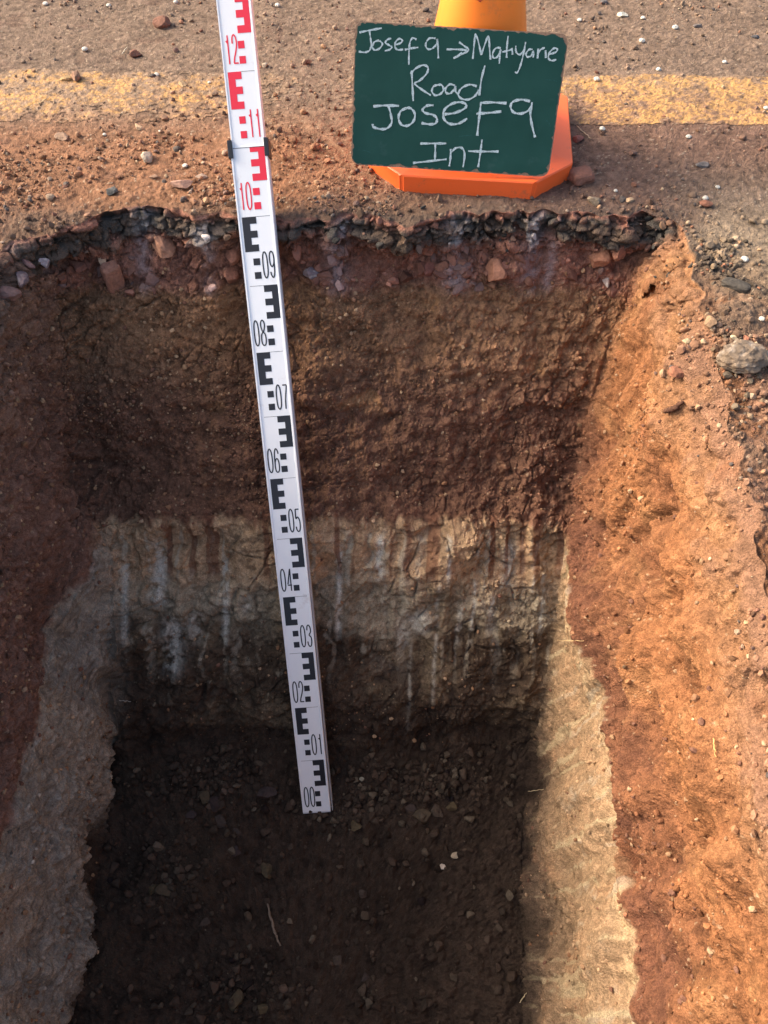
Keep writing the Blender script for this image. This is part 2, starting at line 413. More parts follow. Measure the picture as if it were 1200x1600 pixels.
# scrape streaks: pale grey smears on the tan band, rust and red runs from above
st = ss(.42, .8, vn(along*95+1.2*n_mid, zz*7, zz*0, 33)+.5*n_sm)*(1-ss(-.40, -.385, zz))*ss(-.62, -.50, zz)
C = mix(C, A(.44, .385, .29), st*.62*np.clip(back+left*.8+right*.7, 0, 1))
st2 = ss(.30, .55, fbm(Q, 34, 4, 34, .65, sz=.7))*(1-ss(-.41, -.395, zz))*ss(-.66, -.54, zz)
C = mix(C, A(.40, .34, .25), st2*.6*np.clip(back+left+.4*right, 0, 1))
st2b = ss(.25, .55, fbm(Q, 17, 3, 39))*(1-ss(-.41, -.395, zz))*ss(-.70, -.5, zz)
C = mix(C, A(.12, .11, .10), st2b*.6*np.clip(left+.6*back, 0, 1))
for px_, r0, r1, wd_, k_ in ((245, 848, 945, 15, .8), (262, 970, 1050, 22, .7), (300, 960, 1000, 16, .5), (350, 880, 1000, 8, .7), (385, 930, 960, 12, .5), (530, 850, 990, 6, .8), (592, 835, 905, 8, .85), (655, 955, 990, 24, .6),
                          (630, 985, 1010, 14, .6), (700, 830, 905, 5, .7), (795, 850, 915, 12, .8), (720, 935, 1000, 6, .6), (768, 930, 985, 7, .7), (742, 860, 1000, 4, .5), (850, 880, 990, 5, .6), (835, 840, 930, 4, .5), (190, 880, 1000, 7, .6), (682, 900, 1090, 4, .35), (640, 1010, 1150, 4, .3)):
    x_ = (px_-600)/1200.*1.335; z0_, z1_ = np.interp([r1, r0], [684, 833, 956, 1075, 1168], [-.3, -.4, -.5, -.6, -.7])
    s_ = np.exp(-((xx-x_-.06*(zz-(z0_+z1_)/2)-.003*n_mid)/(wd_/1250.))**2)*ss(z0_-.012, z0_+.012, zz)*(1-ss(z1_-.008, z1_+.008, zz))*ss(-.5, .2, n_sm+.5*n_mid)*back
    C = mix(C, A(.56, .53, .45), np.clip(s_*k_*1.25, 0, 1))
st3 = ss(.35, .6, vn(along*75+.5*n_mid, zz*2.2, zz*0, 35))*band(-.455, -.38, .012)
C = mix(C, A(.16, .062, .036), st3*.7*back)
st4 = ss(.62, .8, vn(along*60+zz*9, zz*3, zz*0, 36)+.2*n_sm)*band(-.36, -.09)
C = mix(C, A(.42, .21, .10), st4*.4*np.clip(right*.6+back*.4, 0, 1))
st5 = ss(.35, .75, vn(along*110+1.2*n_mid+4*zz, zz*7, zz*0, 37)+.4*n_sm)*right*(1-ss(-.41, -.395, zz))
C = mix(C, A(.50, .40, .24), st5*.6)
# purple/white dust smears of the bucket teeth in the base course
for px_, wd_ in ((45, 18), (215, 12), (525, 16), (718, 20), (840, 14), (870, 8), (320, 10)):
    x_ = (px_-600)/1200.*1.2
    s_ = np.exp(-((xx-x_-.04*(zz+.05))/(wd_/1000.))**2)*band(-.115, -.005, .012)*ss(-.55, .25, n_sm+.6*n_mid)*back
    C = mix(C, A(.36, .27, .26), np.clip(s_*.75, 0, 1))
# crust
thk = np.interp(xx, [-.56, -.46, -.38, -.30, -.2, -.12, 0, .1, .2, .36, .44], [.040, .046, .036, .026, .030, .022, .030, .036, .032, .050, .044])+.008*vn(xx*30, xx*0, xx*0, 404)
crk = ss(-.010, .006, zz+thk+.016*n_mid+.010*n_sm)*(1-ss(-.012, .002, zz+.012*n_mid+.010*n_sm))*np.clip(back+right*ss(.99, 1.03, yy)+left*.6*ss(.7, .9, yy), 0, 1)
crc = np.broadcast_to(A(.062, .055, .048), C.shape)*(1+.8*(idc-.4)[..., None])
lay = bump1(zz, -.008, .006)+bump1(zz+thk, .006, .008)
crc = mix(crc, A(.19, .115, .075), np.clip(ss(-.25, .25, n_mid*1.2+.6*n_sm+.10)*(1-.70*lay)*(.55+.45*ss(-.15, 0, xx)*ss(.1, .0, xx)), 0, 1)*.9)
for px_, wd_ in ((215, 14), (315, 14), (537, 11), (720, 16), (838, 15)):
    x_ = (px_-600)/1200.*1.18
    crc = mix(crc, A(.48, .43, .41), np.clip(np.exp(-((xx-x_)/(wd_/1000.))**2)*ss(-.35, .3, n_sm+.5*n_mid), 0, 1)*.8)
C = C*(1-crk[..., None])+crc*crk[..., None]
# floor
cf = np.broadcast_to(c_floor, C.shape)*(1+.35*n_mid+.25*n_sm+.5*(idb-.5))[..., None]
cf = mix(cf, c_deep*.8, ss(.1, .5, n_big)*.5)
fw = 1-ss(FZ+.0, FZ+.06+.07*back, zz+.03*n_mid+.03*n_big)  # floor colour carried up the wall foot to paint its shade
fw = np.maximum(fw, isf)
C = C*(1-fw[..., None])+cf*fw[..., None]
# road
g_grey = A(.215, .150, .108); g_orange = A(.265, .135, .076); g_red = A(.180, .103, .074); g_sand = A(.275, .205, .140)
g = np.broadcast_to(g_grey, C.shape).copy()
g = mix(g, g_orange, ss(.25, -.15, xx+.12*n_big)*ss(1.42, 1.22, yy+.05*n_big))
g = mix(g, g_red, ss(1.50, 1.36, yy+.04*n_big)*ss(.12, .25, xx)*.8)
g = mix(g, g_sand, ss(.42, .52, xx+.06*n_big)*ss(1.25, 1.0, yy))
g = mix(g, A(.36, .19, .10), ss(.75, .35, yy+.25*n_big+.1*n_mid)*ss(.30, .35, xx))
g = mix(g, A(.225, .125, .080), ss(.17, .05, xx-np.interp(yy, [0, .45, 1.0], [.36, .40, .46])+.06*n_mid)*ss(.98, .75, yy)*(xx > 0))
g = mix(g, c_orange*.8, .7*ss(.03, .0, xx-np.interp(yy, [0, .45, 1.0], [.36, .40, .46])+.05*n_mid+.03*n_sm)*ss(.98, .8, yy)*(xx > 0))
g = mix(g, g_red*.8, ss(.2, .5, fbm(Q, 30, 3, 95))*.45*ss(.3, .1, xx))
g = mix(g, A(.09, .07, .06), ss(.48, .75, fbm(Q, 120, 2, 96, .7))*.6)
a_ = at_z(1062, 396, 0); b_ = at_z(1215, 486, 0)
tx = (P0[..., 0]-a_[0])*(b_[0]-a_[0])+(P0[..., 1]-a_[1])*(b_[1]-a_[1]); L2 = (b_[0]-a_[0])**2+(b_[1]-a_[1])**2; tx = tx/L2
tq = np.clip(tx, 0, 1); ds = np.hypot(P0[..., 0]-(a_[0]+tq*(b_[0]-a_[0])), P0[..., 1]-(a_[1]+tq*(b_[1]-a_[1])))
asb = ss(.014, .003, ds+.010*n_mid+.006*n_sm)*isg
P[..., 2] += asb*.010-.012*isg*np.exp(-((ds-.0)/.006)**2)*ss(-.1, .2, n_mid)
g = mix(g, A(.05, .046, .042), asb*.85)
g *= (.92+.22*n_mid+.30*n_sm+.22*n_fi+.40*(idb-.5)+.15*(ida-.5))[..., None]
g = mix(g, A(.52, .42, .30), (idd > .955)*(f1d < .45)*.55)
g = mix(g, A(.08, .06, .05), (idd < .05)*(f1d < .5)*.6)
ed = np.clip(nearE*1.25-.42+.35*n_sm+.25*n_mid, 0, 1)*ss(-.2, .3, n_mid+.5)*ss(.75, .9, yy)
g = mix(g, A(.075, .062, .052), np.clip(ed, 0, 1)*.72)
rb = rightrub*ss(.0, .3, n_mid+.2)*ss(.50, .62, yy)
g = mix(g, A(.10, .075, .055), rb*.55)
gw = isg*wG
C = C*(1-gw[..., None])+g*gw[..., None]
C = np.clip(C, .012, .75)

# ------------------------------------------------------------------ cut the grid into the named pieces of ground
NN, AREA = normals(P)
if NN[I_G+10, 10, 2] < 0: NN = -NN
idx = (np.arange(NS)[:, None]*NT+np.arange(NT)[None, :])
def quads(i0, i1, js):
    i = np.arange(i0, i1)[:, None]; j = np.asarray(js)[None, :]; jn = (j+1) % NT
    a = i*NT+j; b = i*NT+jn; c = (i+1)*NT+jn; d = (i+1)*NT+j
    return np.stack([a, b, c, d], -1).reshape(-1, 4)
Pf = P.reshape(-1, 3); Cf = C.reshape(-1, 3)
def piece(name, F, mat, flip=True, off=None):
    u, inv = np.unique(F, return_inverse=True); F2 = inv.reshape(F.shape)
    V = Pf[u] if off is None else Pf[u]+off[u]
    return mesh_obj(name, V, F2[:, ::-1] if flip else F2, mat, smooth=True, col=Cf[u])
v = quads(I_G+5, I_G+6, [5])[0]
nrm = np.cross(Pf[v[1]]-Pf[v[0]], Pf[v[2]]-Pf[v[0]]); FLIP = nrm[2] < 0
JB = np.arange(0, NB); JR = np.arange(NB, NB+NR); JF = np.arange(NB+NR, NB+NR+NF); JL = np.arange(NB+NR+NF, NT)
I_C = I_W+int(np.searchsorted(W3[:, 10, 2], -.058))
tag(piece('road', quads(I_G-1, NS-1, np.arange(NT)), M_road, FLIP), kind='structure')
tag(piece('asphalt_layer', quads(I_C, I_G-1, np.arange(NT)), M_soil, FLIP), kind='structure')
tag(piece('pit_wall_back', quads(I_W, I_C, JB), M_soil, FLIP), kind='structure')
tag(piece('pit_wall_right', quads(I_W, I_C, JR), M_soil, FLIP), kind='structure')
tag(piece('pit_wall_front', quads(I_W, I_C, JF), M_soil, FLIP), kind='structure')
tag(piece('pit_wall_left', quads(I_W, I_C, JL), M_soil, FLIP), kind='structure')
tag(piece('pit_floor', quads(0, I_W, np.arange(NT)), M_soil, FLIP), kind='structure')

# worn yellow line: a thin coat on the road, with the coat missing where it is worn or buried
Fg = np.concatenate([quads(I_G, I_X, JB), quads(I_G, I_X, JR[:330]), quads(I_G, I_X, JL[-260:])])
cen = P.reshape(-1, 3)[Fg].mean(1)
y_lo = 1.318-.010*cen[:, 0]; y_hi = 1.497-.018*cen[:, 0]
cq = cen.astype(f4)
wn = fbm(cq, 34, 3, 201, .65); wf = vn(cq[:, 0]*190, cq[:, 1]*190, cq[:, 0]*0, 203)*.5+vn(cq[:, 0]*90, cq[:, 1]*90, cq[:, 0]*0, 204)*.5
eg = np.minimum(cen[:, 1]-y_lo, y_hi-cen[:, 1])
cover = np.interp(cen[:, 0], [-.9, -.6, -.34, -.24, -.12, -.02, .1, .34, .45, .9], [.26, .28, .18, .05, -.85, -.05, .15, .2, .52, .62])
cover = cover-.45*ss(1.40, 1.33, cen[:, 1])*ss(.1, -.05, cen[:, 0])
fld = wn*.8+wf*.5+cover*.8-.30*ss(.015, 0, eg)
keep = (eg > .003*wf) & (fld > -.22)
Fy = Fg[keep & (cen[:, 1] > 1.2)]
keepC = Cf.copy()
u = np.unique(Fy)
pu = Pf[u].astype(f4)
yn = fbm(pu, 70, 3, 210, .6); yf = fbm(pu, 230, 2, 212)
yc = np.broadcast_to(A(.52, .295, .110), pu.shape)*(1+.22*yn+.18*yf)[:, None]
yff = vn(pu[:, 0]*330, pu[:, 1]*330, pu[:, 0]*0, 214)
fv = np.zeros(NS*NT, f4); fv[Fg.reshape(-1)] = np.repeat(fld, 4)
dirt = np.clip(.82*ss(-.15, .30, yf*.9+yn*.5+.6*yff)+1.1*ss(.38, -.10, fv[u]+.35*yff+.4*yf), 0, 1)
yc = mix(yc, Cf[u], dirt*.92)
keepC[u] = yc
OFF = np.zeros_like(Pf); OFF[u, 2] = .0009+.0004*yn
Cf, Csave = keepC, Cf
tag(piece('painted_line', Fy, M_paint, FLIP, OFF), 'worn yellow painted line running across the dusty road behind the cone', 'road marking')
Cf = Csave

# ------------------------------------------------------------------ pebbles, crumbs and rubble
rng = np.random.default_rng(7)
def ico(sub):
    import bmesh
    bm = bmesh.new(); bmesh.ops.create_icosphere(bm, subdivisions=sub, radius=1)
    bm.verts.ensure_lookup_table()
    V = np.array([v.co[:] for v in bm.verts]); F = np.array([[v.index for v in f.verts] for f in bm.faces]); bm.free()
    return V, F
ICO = {k: ico(k) for k in (1, 2, 3, 4)}
def rock_shape(sub, seed, cuts=9, ang=.75, noise=.05):
    V, F = ICO[sub]; V = V.copy(); r = np.random.default_rng(seed)
    for _ in range(cuts):
        n = r.normal(size=3); n /= np.linalg.norm(n); d = r.uniform(ang-.18, ang+.12)
        s = V@n-d; V -= np.clip(s, 0, None)[:, None]*n*.97
    if noise:
        q = (V+seed*1.7).astype(f4)
        V *= (1+noise*(vn(q[:, 0]*3, q[:, 1]*3, q[:, 2]*3, 3)+.6*vn(q[:, 0]*8, q[:, 1]*8, q[:, 2]*8, 4)))[:, None]
    return V, F
def scatter(name, sel, n, smin, smax, pw, cols, cvar, sub, label, cat=None, seed=0, sink=.25, flat=(.55, 1.0), cuts=8, ang=.68):
    r = np.random.default_rng(seed)
    wgt = (np.clip(sel, 0, None)*AREA).reshape(-1); wgt = wgt/wgt.sum()
    ids = r.choice(len(wgt), n, p=wgt)
    temps = [rock_shape(sub, 100+seed*13+k, cuts, ang, .06 if ang > .72 else .015) for k in range(14)]
    tv = np.stack([t[0] for t in temps]); tf = temps[0][1]; nv = tv.shape[1]
    size = smin*(smax/smin)**(r.random(n)**pw)
    sc = size[:, None]*np.stack([r.uniform(.75, 1.15, n), r.uniform(.75, 1.15, n), r.uniform(flat[0], flat[1], n)], 1)*.5
    V = tv[r.integers(0, 14, n)]*sc[:, None, :]
    a = r.uniform(0, 6.283, n); ca, sa = np.cos(a), np.sin(a)
    x = V[..., 0]*ca[:, None]-V[..., 1]*sa[:, None]; y = V[..., 0]*sa[:, None]+V[..., 1]*ca[:, None]
    nn = NN.reshape(-1, 3)[ids]*.7+r.normal(size=(n, 3))*.25+np.array([0, 0, .2]); nn /= np.linalg.norm(nn, axis=1, keepdims=True)
    t1 = np.cross(nn, r.normal(size=(n, 3))); t1 /= np.linalg.norm(t1, axis=1, keepdims=True); t2 = np.cross(nn, t1)
    W = x[..., None]*t1[:, None]+y[..., None]*t2[:, None]+V[..., 2:3]*nn[:, None]
    W += (Pf[ids]+NN.reshape(-1, 3)[ids]*(sc[:, 2]*(1-2*sink))[:, None])[:, None]
    cols = np.array(cols); k = r.integers(0, len(cols), n)
    cc = cols[k]*(1+cvar*r.normal(size=(n, 1)))
    own = r.random(n) < .6                      # many take the colour of the ground they lie on
    cc[own] = Cf[ids][own]*(1.0+.25*r.normal(size=(own.sum(), 1)))
    F = (tf[None]+(np.arange(n)*nv)[:, None, None]).reshape(-1, 3)
    o = mesh_obj(name, W.reshape(-1, 3), F, M_stone, smooth=False, col=np.clip(np.repeat(cc, nv, 0), .01, .8))
    return tag(o, label, cat, kind='stuff')
vis_g = (isg*(ii < I_X)*(np.abs(xx) < .95)).astype(f4)
pn = np.clip(.5+fbm(Q, 9, 3, 301), .05, 1)**2
shoulder = right*isw*ss(-.075, -.03, zz)*ss(.95, .8, yy)
dens = shoulder*pn*1.2+vis_g*pn*(.20+1.5*leftdirt+.6*nearE+2.2*np.exp(-((xx-np.interp(yy, [0, .45, 1.0], [.42, .46, .52]))/.05)**2)*ss(.95, .8, yy)*pn+.9*np.exp(-((xx+.42)/.2)**2-((yy-1.13)/.07)**2)*3+.8*np.exp(-((xx+.3)/.12)**2-((yy-1.25)/.06)**2))
browns = [(.26, .13, .08), (.30, .17, .10), (.20, .10, .07), (.36, .22, .13), (.16, .10, .08), (.42, .30, .19), (.11, .09, .08), (.33, .24, .17)]
scatter('road_gravel', dens*(yy > .05), 17000, .0018, .0105, 2.6, browns, .15, 1, 'fine brown gravel and crumbs strewn over the dusty road', 'gravel', 1)
scatter('road_pebbles', dens*(yy > .05), 1100, .007, .016, 2.2, browns, .15, 2, 'small brown pebbles among the finer gravel on the road', 'gravel', 2)
dw = wW*isw*(.15+np.clip(n_big+.3, 0, 1)*pn*2)*(.25+1.2*back*band(-.38, -.1)+.7*left+.5*right*ss(-.15, .3, n_mid))*(yy > -.1)*(zz < -.06)
scatter('wall_crumbs', dw, 15000, .002, .011, 2.4, [(.25, .13, .07), (.30, .18, .10), (.18, .09, .06), (.38, .25, .15)], .15, 1, 'loose soil crumbs clinging to the walls of the pit', 'soil', 3)
rub = isf*(.05+1.0*np.exp(-((xx+.32)/.075)**2-((yy-.40)/.035)**2)+1.0*np.exp(-((xx-.07)/.09)**2-((yy-.395)/.03)**2)+.4*np.exp(-((xx+.08)/.08)**2-((yy-.36)/.04)**2)+.5*np.exp(-((xx+.36)/.05)**2-((yy-.25)/.05)**2)+.3*np.exp(-((xx+.25)/.10)**2-((yy-.08)/.04)**2))*(yy > -.1)
greys = [(.055, .040, .028), (.070, .052, .036), (.045, .033, .024), (.10, .078, .055), (.06, .042, .030)]
scatter('floor_rubble', rub, 4000, .003, .024, 2.0, greys, .15, 2, 'dark crumbled soil and small stones on the pit floor', 'rubble', 4, ang=.55, cuts=11)
cz_ = ss(-.058, -.05, zz)*ss(.012, -.0, np.abs(zz+.0)*0+np.clip(zz, 0, 1))*(np.clip(back+right*ss(.85, .95, yy), 0, 1))*np.where(isg > 0, np.exp(-np.clip(nearE*0+np.clip(yy-1.06, 0, 9), 0, 9)/.012), 1)*(ii < I_G+40)
scatter('asphalt_crumbs', cz_*pn*ss(-.1, .3, n_big+.2), 260, .004, .019, 1.8, [(.04, .038, .036), (.06, .055, .05), (.15, .10, .075), (.20, .125, .08), (.26, .15, .10)], .2, 2, 'black broken asphalt crumbs along the rim of the pit', 'asphalt', 5, ang=.55, cuts=10)
cr2 = isg*np.exp(-((xx-np.interp(yy, [.5, .75, .95], [.46, .475, .49]))/.03)**2)*ss(1.02, .95, yy)*ss(.55, .75, yy)*(ii < I_X)*pn
scatter('rim_rubble', cr2, 420, .004, .014, 1.8, [(.13, .10, .07), (.20, .14, .09), (.10, .08, .06), (.28, .20, .13), (.26, .12, .07)], .2, 2, 'crumbled asphalt and gravel heaped on the right rim of the pit', 'rubble', 6)
cb2 = back*band(-.115, -.055, .008)*isw
scatter('base_course_stones', cb2*pn, 190, .010, .040, 1.4, [(.25, .115, .08), (.23, .11, .08), (.28, .135, .09), (.21, .13, .11)], .12, 3, 'broken red base course stones packed under the asphalt', 'stones', 8, sink=.55, ang=.52, cuts=12, flat=(.6, .9))

# ------------------------------------------------------------------ single stones, clods and twigs
PX, PY, PD = project(P); PX = PX.reshape(-1); PY = PY.reshape(-1); PD = PD.reshape(-1)
def surf(px, row):
    d2 = (PX-px)**2+(PY-row)**2; m = np.where(d2 < 12)[0]
    if len(m) == 0: m = np.argsort(d2)[:6]
    near = m[PD[m] < PD[m].min()+.02]
    k = near[np.argmin(d2[near])]
    return Pf[k], NN.reshape(-1, 3)[k], PD[k]
nst = [0]
def stone(name, px, row, wpx, hpx, col, label, cat='stone', group=None, ang=.68, cuts=9, depth=None, sink=.3, rough=.06, rot=None, wall=False, sub=4, speck=0, boxy=0):
    p, n, d = surf(px, row); nst[0] += 1; r = np.random.default_rng(nst[0]*17+3)
    V, F = rock_shape(sub, nst[0]*31+5, cuts, ang, rough)
    wv = wpx/1200.*d*1.06; hv = hpx/1200.*d*1.06
    if boxy:
        V0 = ICO[sub][0]; V0 = np.sign(V0)*np.abs(V0)**boxy; q0 = (V0*2.1+nst[0]).astype(f4)
        V = V0*(1+.10*vn(q0[:, 0], q0[:, 1], q0[:, 2], 6)+.03*vn(q0[:, 0]*4, q0[:, 1]*4, q0[:, 2]*4, 7))[:, None]
    V = V/np.abs(V).max(0)
    dep = (depth or min(wv, hv)*.8)
    if not wall:
        upf = .62; hz = hv*.62
        V = V*np.array([wv/2, hv/2*1.05, hz/2]); nrm = np.array([0, 0, 1.])
        off = nrm*hz/2*(1-2*sink)
    else:
        V = V*np.array([wv/2, dep/2, hv/2*1.1]); nrm = n
        off = n*dep/2*(1-2*sink)
    a = r.uniform(-.25, .25) if rot is None else rot
    if wall: R = np.array([[math.cos(a), 0, -math.sin(a)], [0, 1, 0], [math.sin(a), 0, math.cos(a)]])
    else: R = np.array([[math.cos(a), -math.sin(a), 0], [math.sin(a), math.cos(a), 0], [0, 0, 1]])
    V = V@R.T
    if wall:                                   # lie in the plane of the wall
        t = np.cross([0, 0, 1.], n); t /= np.linalg.norm(t); t = -t if t[0] < 0 else t
        up = np.cross(t, -n); up = up if up[2] > 0 else -up
        V = V[:, :1]*t+V[:, 1:2]*(-n)+V[:, 2:]*up
    q = (V*1.0).astype(f4)
    cc = np.array(col, f4)*(1+.18*vn(q[:, 0]*160, q[:, 1]*160, q[:, 2]*160, nst[0])+.12*vn(q[:, 0]*400, q[:, 1]*400, q[:, 2]*400, 5))[:, None]
    if speck: cc = mix(cc, A(.5, .45, .4), ss(.35, .6, vn(q[:, 0]*220, q[:, 1]*220, q[:, 2]*220, 9))*speck)
    o = mesh_obj(name, V, F, M_stone, smooth=False, col=cc)
    o.location = Vector(p+off)
    return tag(o, label, cat, group)
RB = (.27, .12, .075); BR = (.22, .13, .09); DK = (.07, .065, .06); PALE = (.45, .37, .28); GY = (.20, .17, .15)
# on the road
stone('road_stone', 252, 40, 31, 26, (.20, .10, .07), 'dark reddish brown stone, largest on the road beyond the yellow line', sink=.2)
stone('road_stone', 212, 88, 20, 17, (.17, .085, .06), 'small dark brown stone just beyond the yellow line, left of the staff', sink=.2)
stone('road_stone', 121, 124, 16, 22, BR, 'brown stone sitting on the far edge of the yellow line at left', sink=.2)
stone('road_stone', 104, 125, 18, 12, (.42, .28, .14), 'yellowish flat stone beside the brown one on the line', sink=.3)
stone('road_stone', 98, 216, 24, 16, (.33, .22, .15), 'tan pebble just in front of the yellow line at far left', sink=.25)
stone('road_stone', 232, 249, 20, 24, PALE, 'pale cream pebble standing left of the staff joint', sink=.15)
stone('road_stone', 286, 291, 38, 19, (.33, .20, .15), 'flat pinkish brown stone near the pit rim left of the staff', sink=.25, cuts=12)
stone('road_stone', 174, 301, 20, 16, (.10, .10, .095), 'dark grey angular stone close to the pit rim', sink=.2)
stone('road_stone', 315, 276, 22, 10, (.36, .27, .21), 'thin pale flat stone above the pinkish brown one', sink=.3)
stone('road_stone', 138, 148+190, 12, 10, (.30, .17, .11), 'small orange brown pebble on the left rim of the pit', sink=.2)
stone('road_stone', 480//2, 278//1, 14, 10, (.30, .19, .13), 'small brown pebble below the cream pebble', sink=.2)
stone('road_stone', 286, 133, 15, 14, (.47, .33, .19), 'sandy pebble lying on the yellow line left of the staff', sink=.2)
stone('road_stone', 480, 99, 16, 10, (.16, .075, .05), 'dark red pebble beyond the line right of the staff', sink=.2)
stone('road_stone', 414, 103, 9, 10, PALE, 'tiny cream pebble touching the right side of the staff', sink=.2)
stone('road_stone', 907, 281, 38, 30, (.25, .115, .08), 'brick red block of stone against the right corner of the cone base', sink=.15, boxy=.5, rot=.35)
stone('road_stone', 903, 220, 20, 17, (.24, .09, .07), 'small dark red stone beside the cone base, behind the larger block', sink=.2)
stone('road_stone', 983, 313, 15, 10, (.42, .29, .18), 'small tan pebble above the black asphalt right of the cone', sink=.25)
stone('road_stone', 1102, 320, 20, 14, (.24, .11, .07), 'red brown pebble on the road right of the pit', sink=.2)
stone('road_stone', 927, 317, 20, 22, (.22, .17, .12), 'grey brown lump at the rim in front of the cone', sink=.25)
stone('road_stone', 1097, 259, 22, 12, (.16, .14, .13), 'flat grey stone on the road at far right', sink=.35)
stone('road_stone', 990, 242, 13, 13, (.15, .09, .07), 'dark brown pebble between the cone and the flat grey stone', sink=.2)
stone('road_stone', 972, 26, 18, 11, (.55, .52, .42), 'chalky white lump on the road at upper right', sink=.2, speck=.5)
stone('road_stone', 945, 4, 13, 10, (.12, .11, .11), 'dark grey stone at the top edge behind the chalky lump', sink=.3)
stone('road_stone', 1180, 58, 14, 8, (.10, .095, .10), 'flat dark grey stone at the far upper right', sink=.35)
stone('road_stone', 1090, 41, 16, 7, (.14, .12, .11), 'flat grey chip left of the dark stone at upper right', sink=.35)
# rim at right
stone('asphalt_lump', 1158, 566, 78, 62, (.18, .135, .098), 'rounded grey lump of gritty asphalt on the right rim of the pit', 'asphalt lump', sink=.25, ang=.95, cuts=8, rough=.15, speck=.3)
stone('asphalt_slab', 1150, 447, 44, 20, (.075, .066, .056), 'dark broken asphalt piece slanting down the right rim beyond the grey lump', 'asphalt', sink=.45, rot=-.5, boxy=.6)
stone('road_stone', 1058, 582, 30, 20, (.26, .115, .07), 'red brown stone set in the orange slope left of the asphalt lump', sink=.35)
stone('road_stone', 1147, 529, 14, 11, (.50, .42, .28), 'cream pebble just above the grey asphalt lump', sink=.15)
stone('road_stone', 1165, 529, 9, 11, (.36, .16, .10), 'small orange red pebble right of the cream pebble', sink=.15)
stone('road_stone', 1109, 505, 18, 22, (.28, .18, .11), 'brown stone in the loose rim material left of the cream pebble', sink=.3)
stone('road_stone', 1072, 534, 14, 11, (.38, .30, .19), 'small sandy pebble at the top of the orange slope', sink=.2)
# packed under the asphalt in the back wall
stone('embedded_stone', 174, 430, 29, 47, (.30, .145, .10), 'upright brick shaped red stone sticking out of the back wall at left', 'stone', wall=True, sink=.3, rot=.02, boxy=.35)
stone('embedded_stone', 255, 391, 38, 40, (.29, .15, .10), 'angular orange brown stone under the asphalt left of the staff', 'stone', wall=True, sink=.3, ang=.62, cuts=10)
stone('embedded_stone', 358, 430, 27, 26, (.28, .13, .09), 'rounded red stone in the wall touching the left side of the staff', wall=True, sink=.3)
stone('embedded_stone', 363, 402, 40, 24, (.25, .115, .08), 'cracked red stone above the rounded one beside the staff', wall=True, sink=.35)
stone('embedded_stone', 937, 408, 38, 30, (.34, .16, .10), 'bright orange red stone jutting from the wall near the right corner', wall=True, sink=.2)
stone('embedded_stone', 964, 394, 30, 22, (.26, .12, .08), 'darker red stone behind the orange red one near the right corner', wall=True, sink=.3)
stone('embedded_stone', 487, 430, 30, 20, (.23, .18, .19), 'purplish stone with white faces right of the staff', wall=True, sink=.3, speck=.6)
stone('embedded_stone', 30, 436, 44, 24, (.15, .11, .115), 'dull purple stone in the upper left of the pit wall', wall=True, sink=.35, speck=.2)
stone('embedded_stone', 10, 464, 26, 40, (.22, .13, .11), 'brown stone below the dull purple one at the left edge', wall=True, sink=.3)
stone('embedded_stone', 43, 413, 34, 18, (.22, .13, .12), 'flat reddish stone above the dull purple one', wall=True, sink=.35)
stone('embedded_stone', 68, 411, 18, 18, (.30, .25, .26), 'small pale violet stone under the left asphalt edge', wall=True, sink=.25, speck=.6)
stone('embedded_stone', 120, 415, 32, 20, (.24, .11, .08), 'red stone between the pale violet stone and the upright brick shaped one', wall=True, sink=.35)
stone('embedded_stone', 145, 392, 12, 16, (.25, .12, .08), 'small red stone just above the upright brick shaped one', wall=True, sink=.3)
stone('embedded_stone', 775, 425, 40, 38, (.34, .16, .10), 'broad orange red stone face below the cone, left of the corner stones', wall=True, sink=.42)
stone('embedded_stone', 670, 418, 34, 24, (.24, .10, .075), 'dark red stone below the middle of the broken asphalt', wall=True, sink=.4)
stone('embedded_stone', 947, 440, 26, 12, (.28, .22, .20), 'thin pale chip of stone below the orange red corner stones', wall=True, sink=.3, speck=.5)
# pit floor
for a in ((321, 1252, 22, 26, 'dark upright clod at the foot of the wall, left one of a close pair'),
          (338, 1262, 24, 30, 'dark angular clod, tallest of the group left of the staff foot'),
          (345, 1285, 26, 18, 'flat dark clod in front of the tallest one'),
          (413, 1242, 38, 20, 'long flat grey stone lying left of the staff foot'),
          (300, 1275, 16, 14, 'small dark clod at the left end of the clod group'),
          (370, 1188+110, 16, 12, 'small dark clod between the clod group and the staff foot'),
          (660, 1280, 30, 26, 'dark clod, largest of the heap right of the staff foot'),
          (682, 1268, 20, 20, 'dark clod behind the largest one of the right heap'),
          (640, 1262, 22, 16, 'dark clod at the left of the right heap'),
          (705, 1262, 18, 14, 'dark clod at the right end of the right heap'),
          (555, 1290, 20, 18, 'dark clod just right of the staff foot'),
          (417, 1362, 28, 22, 'rounded dark clod alone in the middle of the pit floor'),
          (369, 1330, 16, 16, 'small dark clod left of the middle clod'),
          (258, 1393, 26, 18, 'dark clod at the left side of the pit floor, larger of two'),
          (240, 1388, 20, 18, 'dark clod at the left side of the pit floor, smaller of two'),
          (525, 1500, 18, 14, 'dark round clod near the bottom centre of the photo'),
          (571, 1526, 16, 14, 'grey round clod right of the bottom centre clod'),
          (373, 1563, 28, 26, 'dark angular clod at the bottom, left of the flat one'),
          (410, 1575, 24, 16, 'flat dark clod at the bottom edge of the photo'),
          (320, 1440, 16, 12, 'small clod left of the pale twig'),
          (565, 1398, 16, 14, 'small brown clod in the open middle right of the floor'),
          (710, 1528, 14, 10, 'small grey clod at lower right of the pit floor')):
    stone('floor_clod', a[0], a[1], a[2], a[3], (.066+.015*math.sin(a[0]), .049+.012*math.sin(a[0]), .034), a[4], 'clod', 'dark clods on the pit floor', sink=.25, ang=.55, cuts=12)
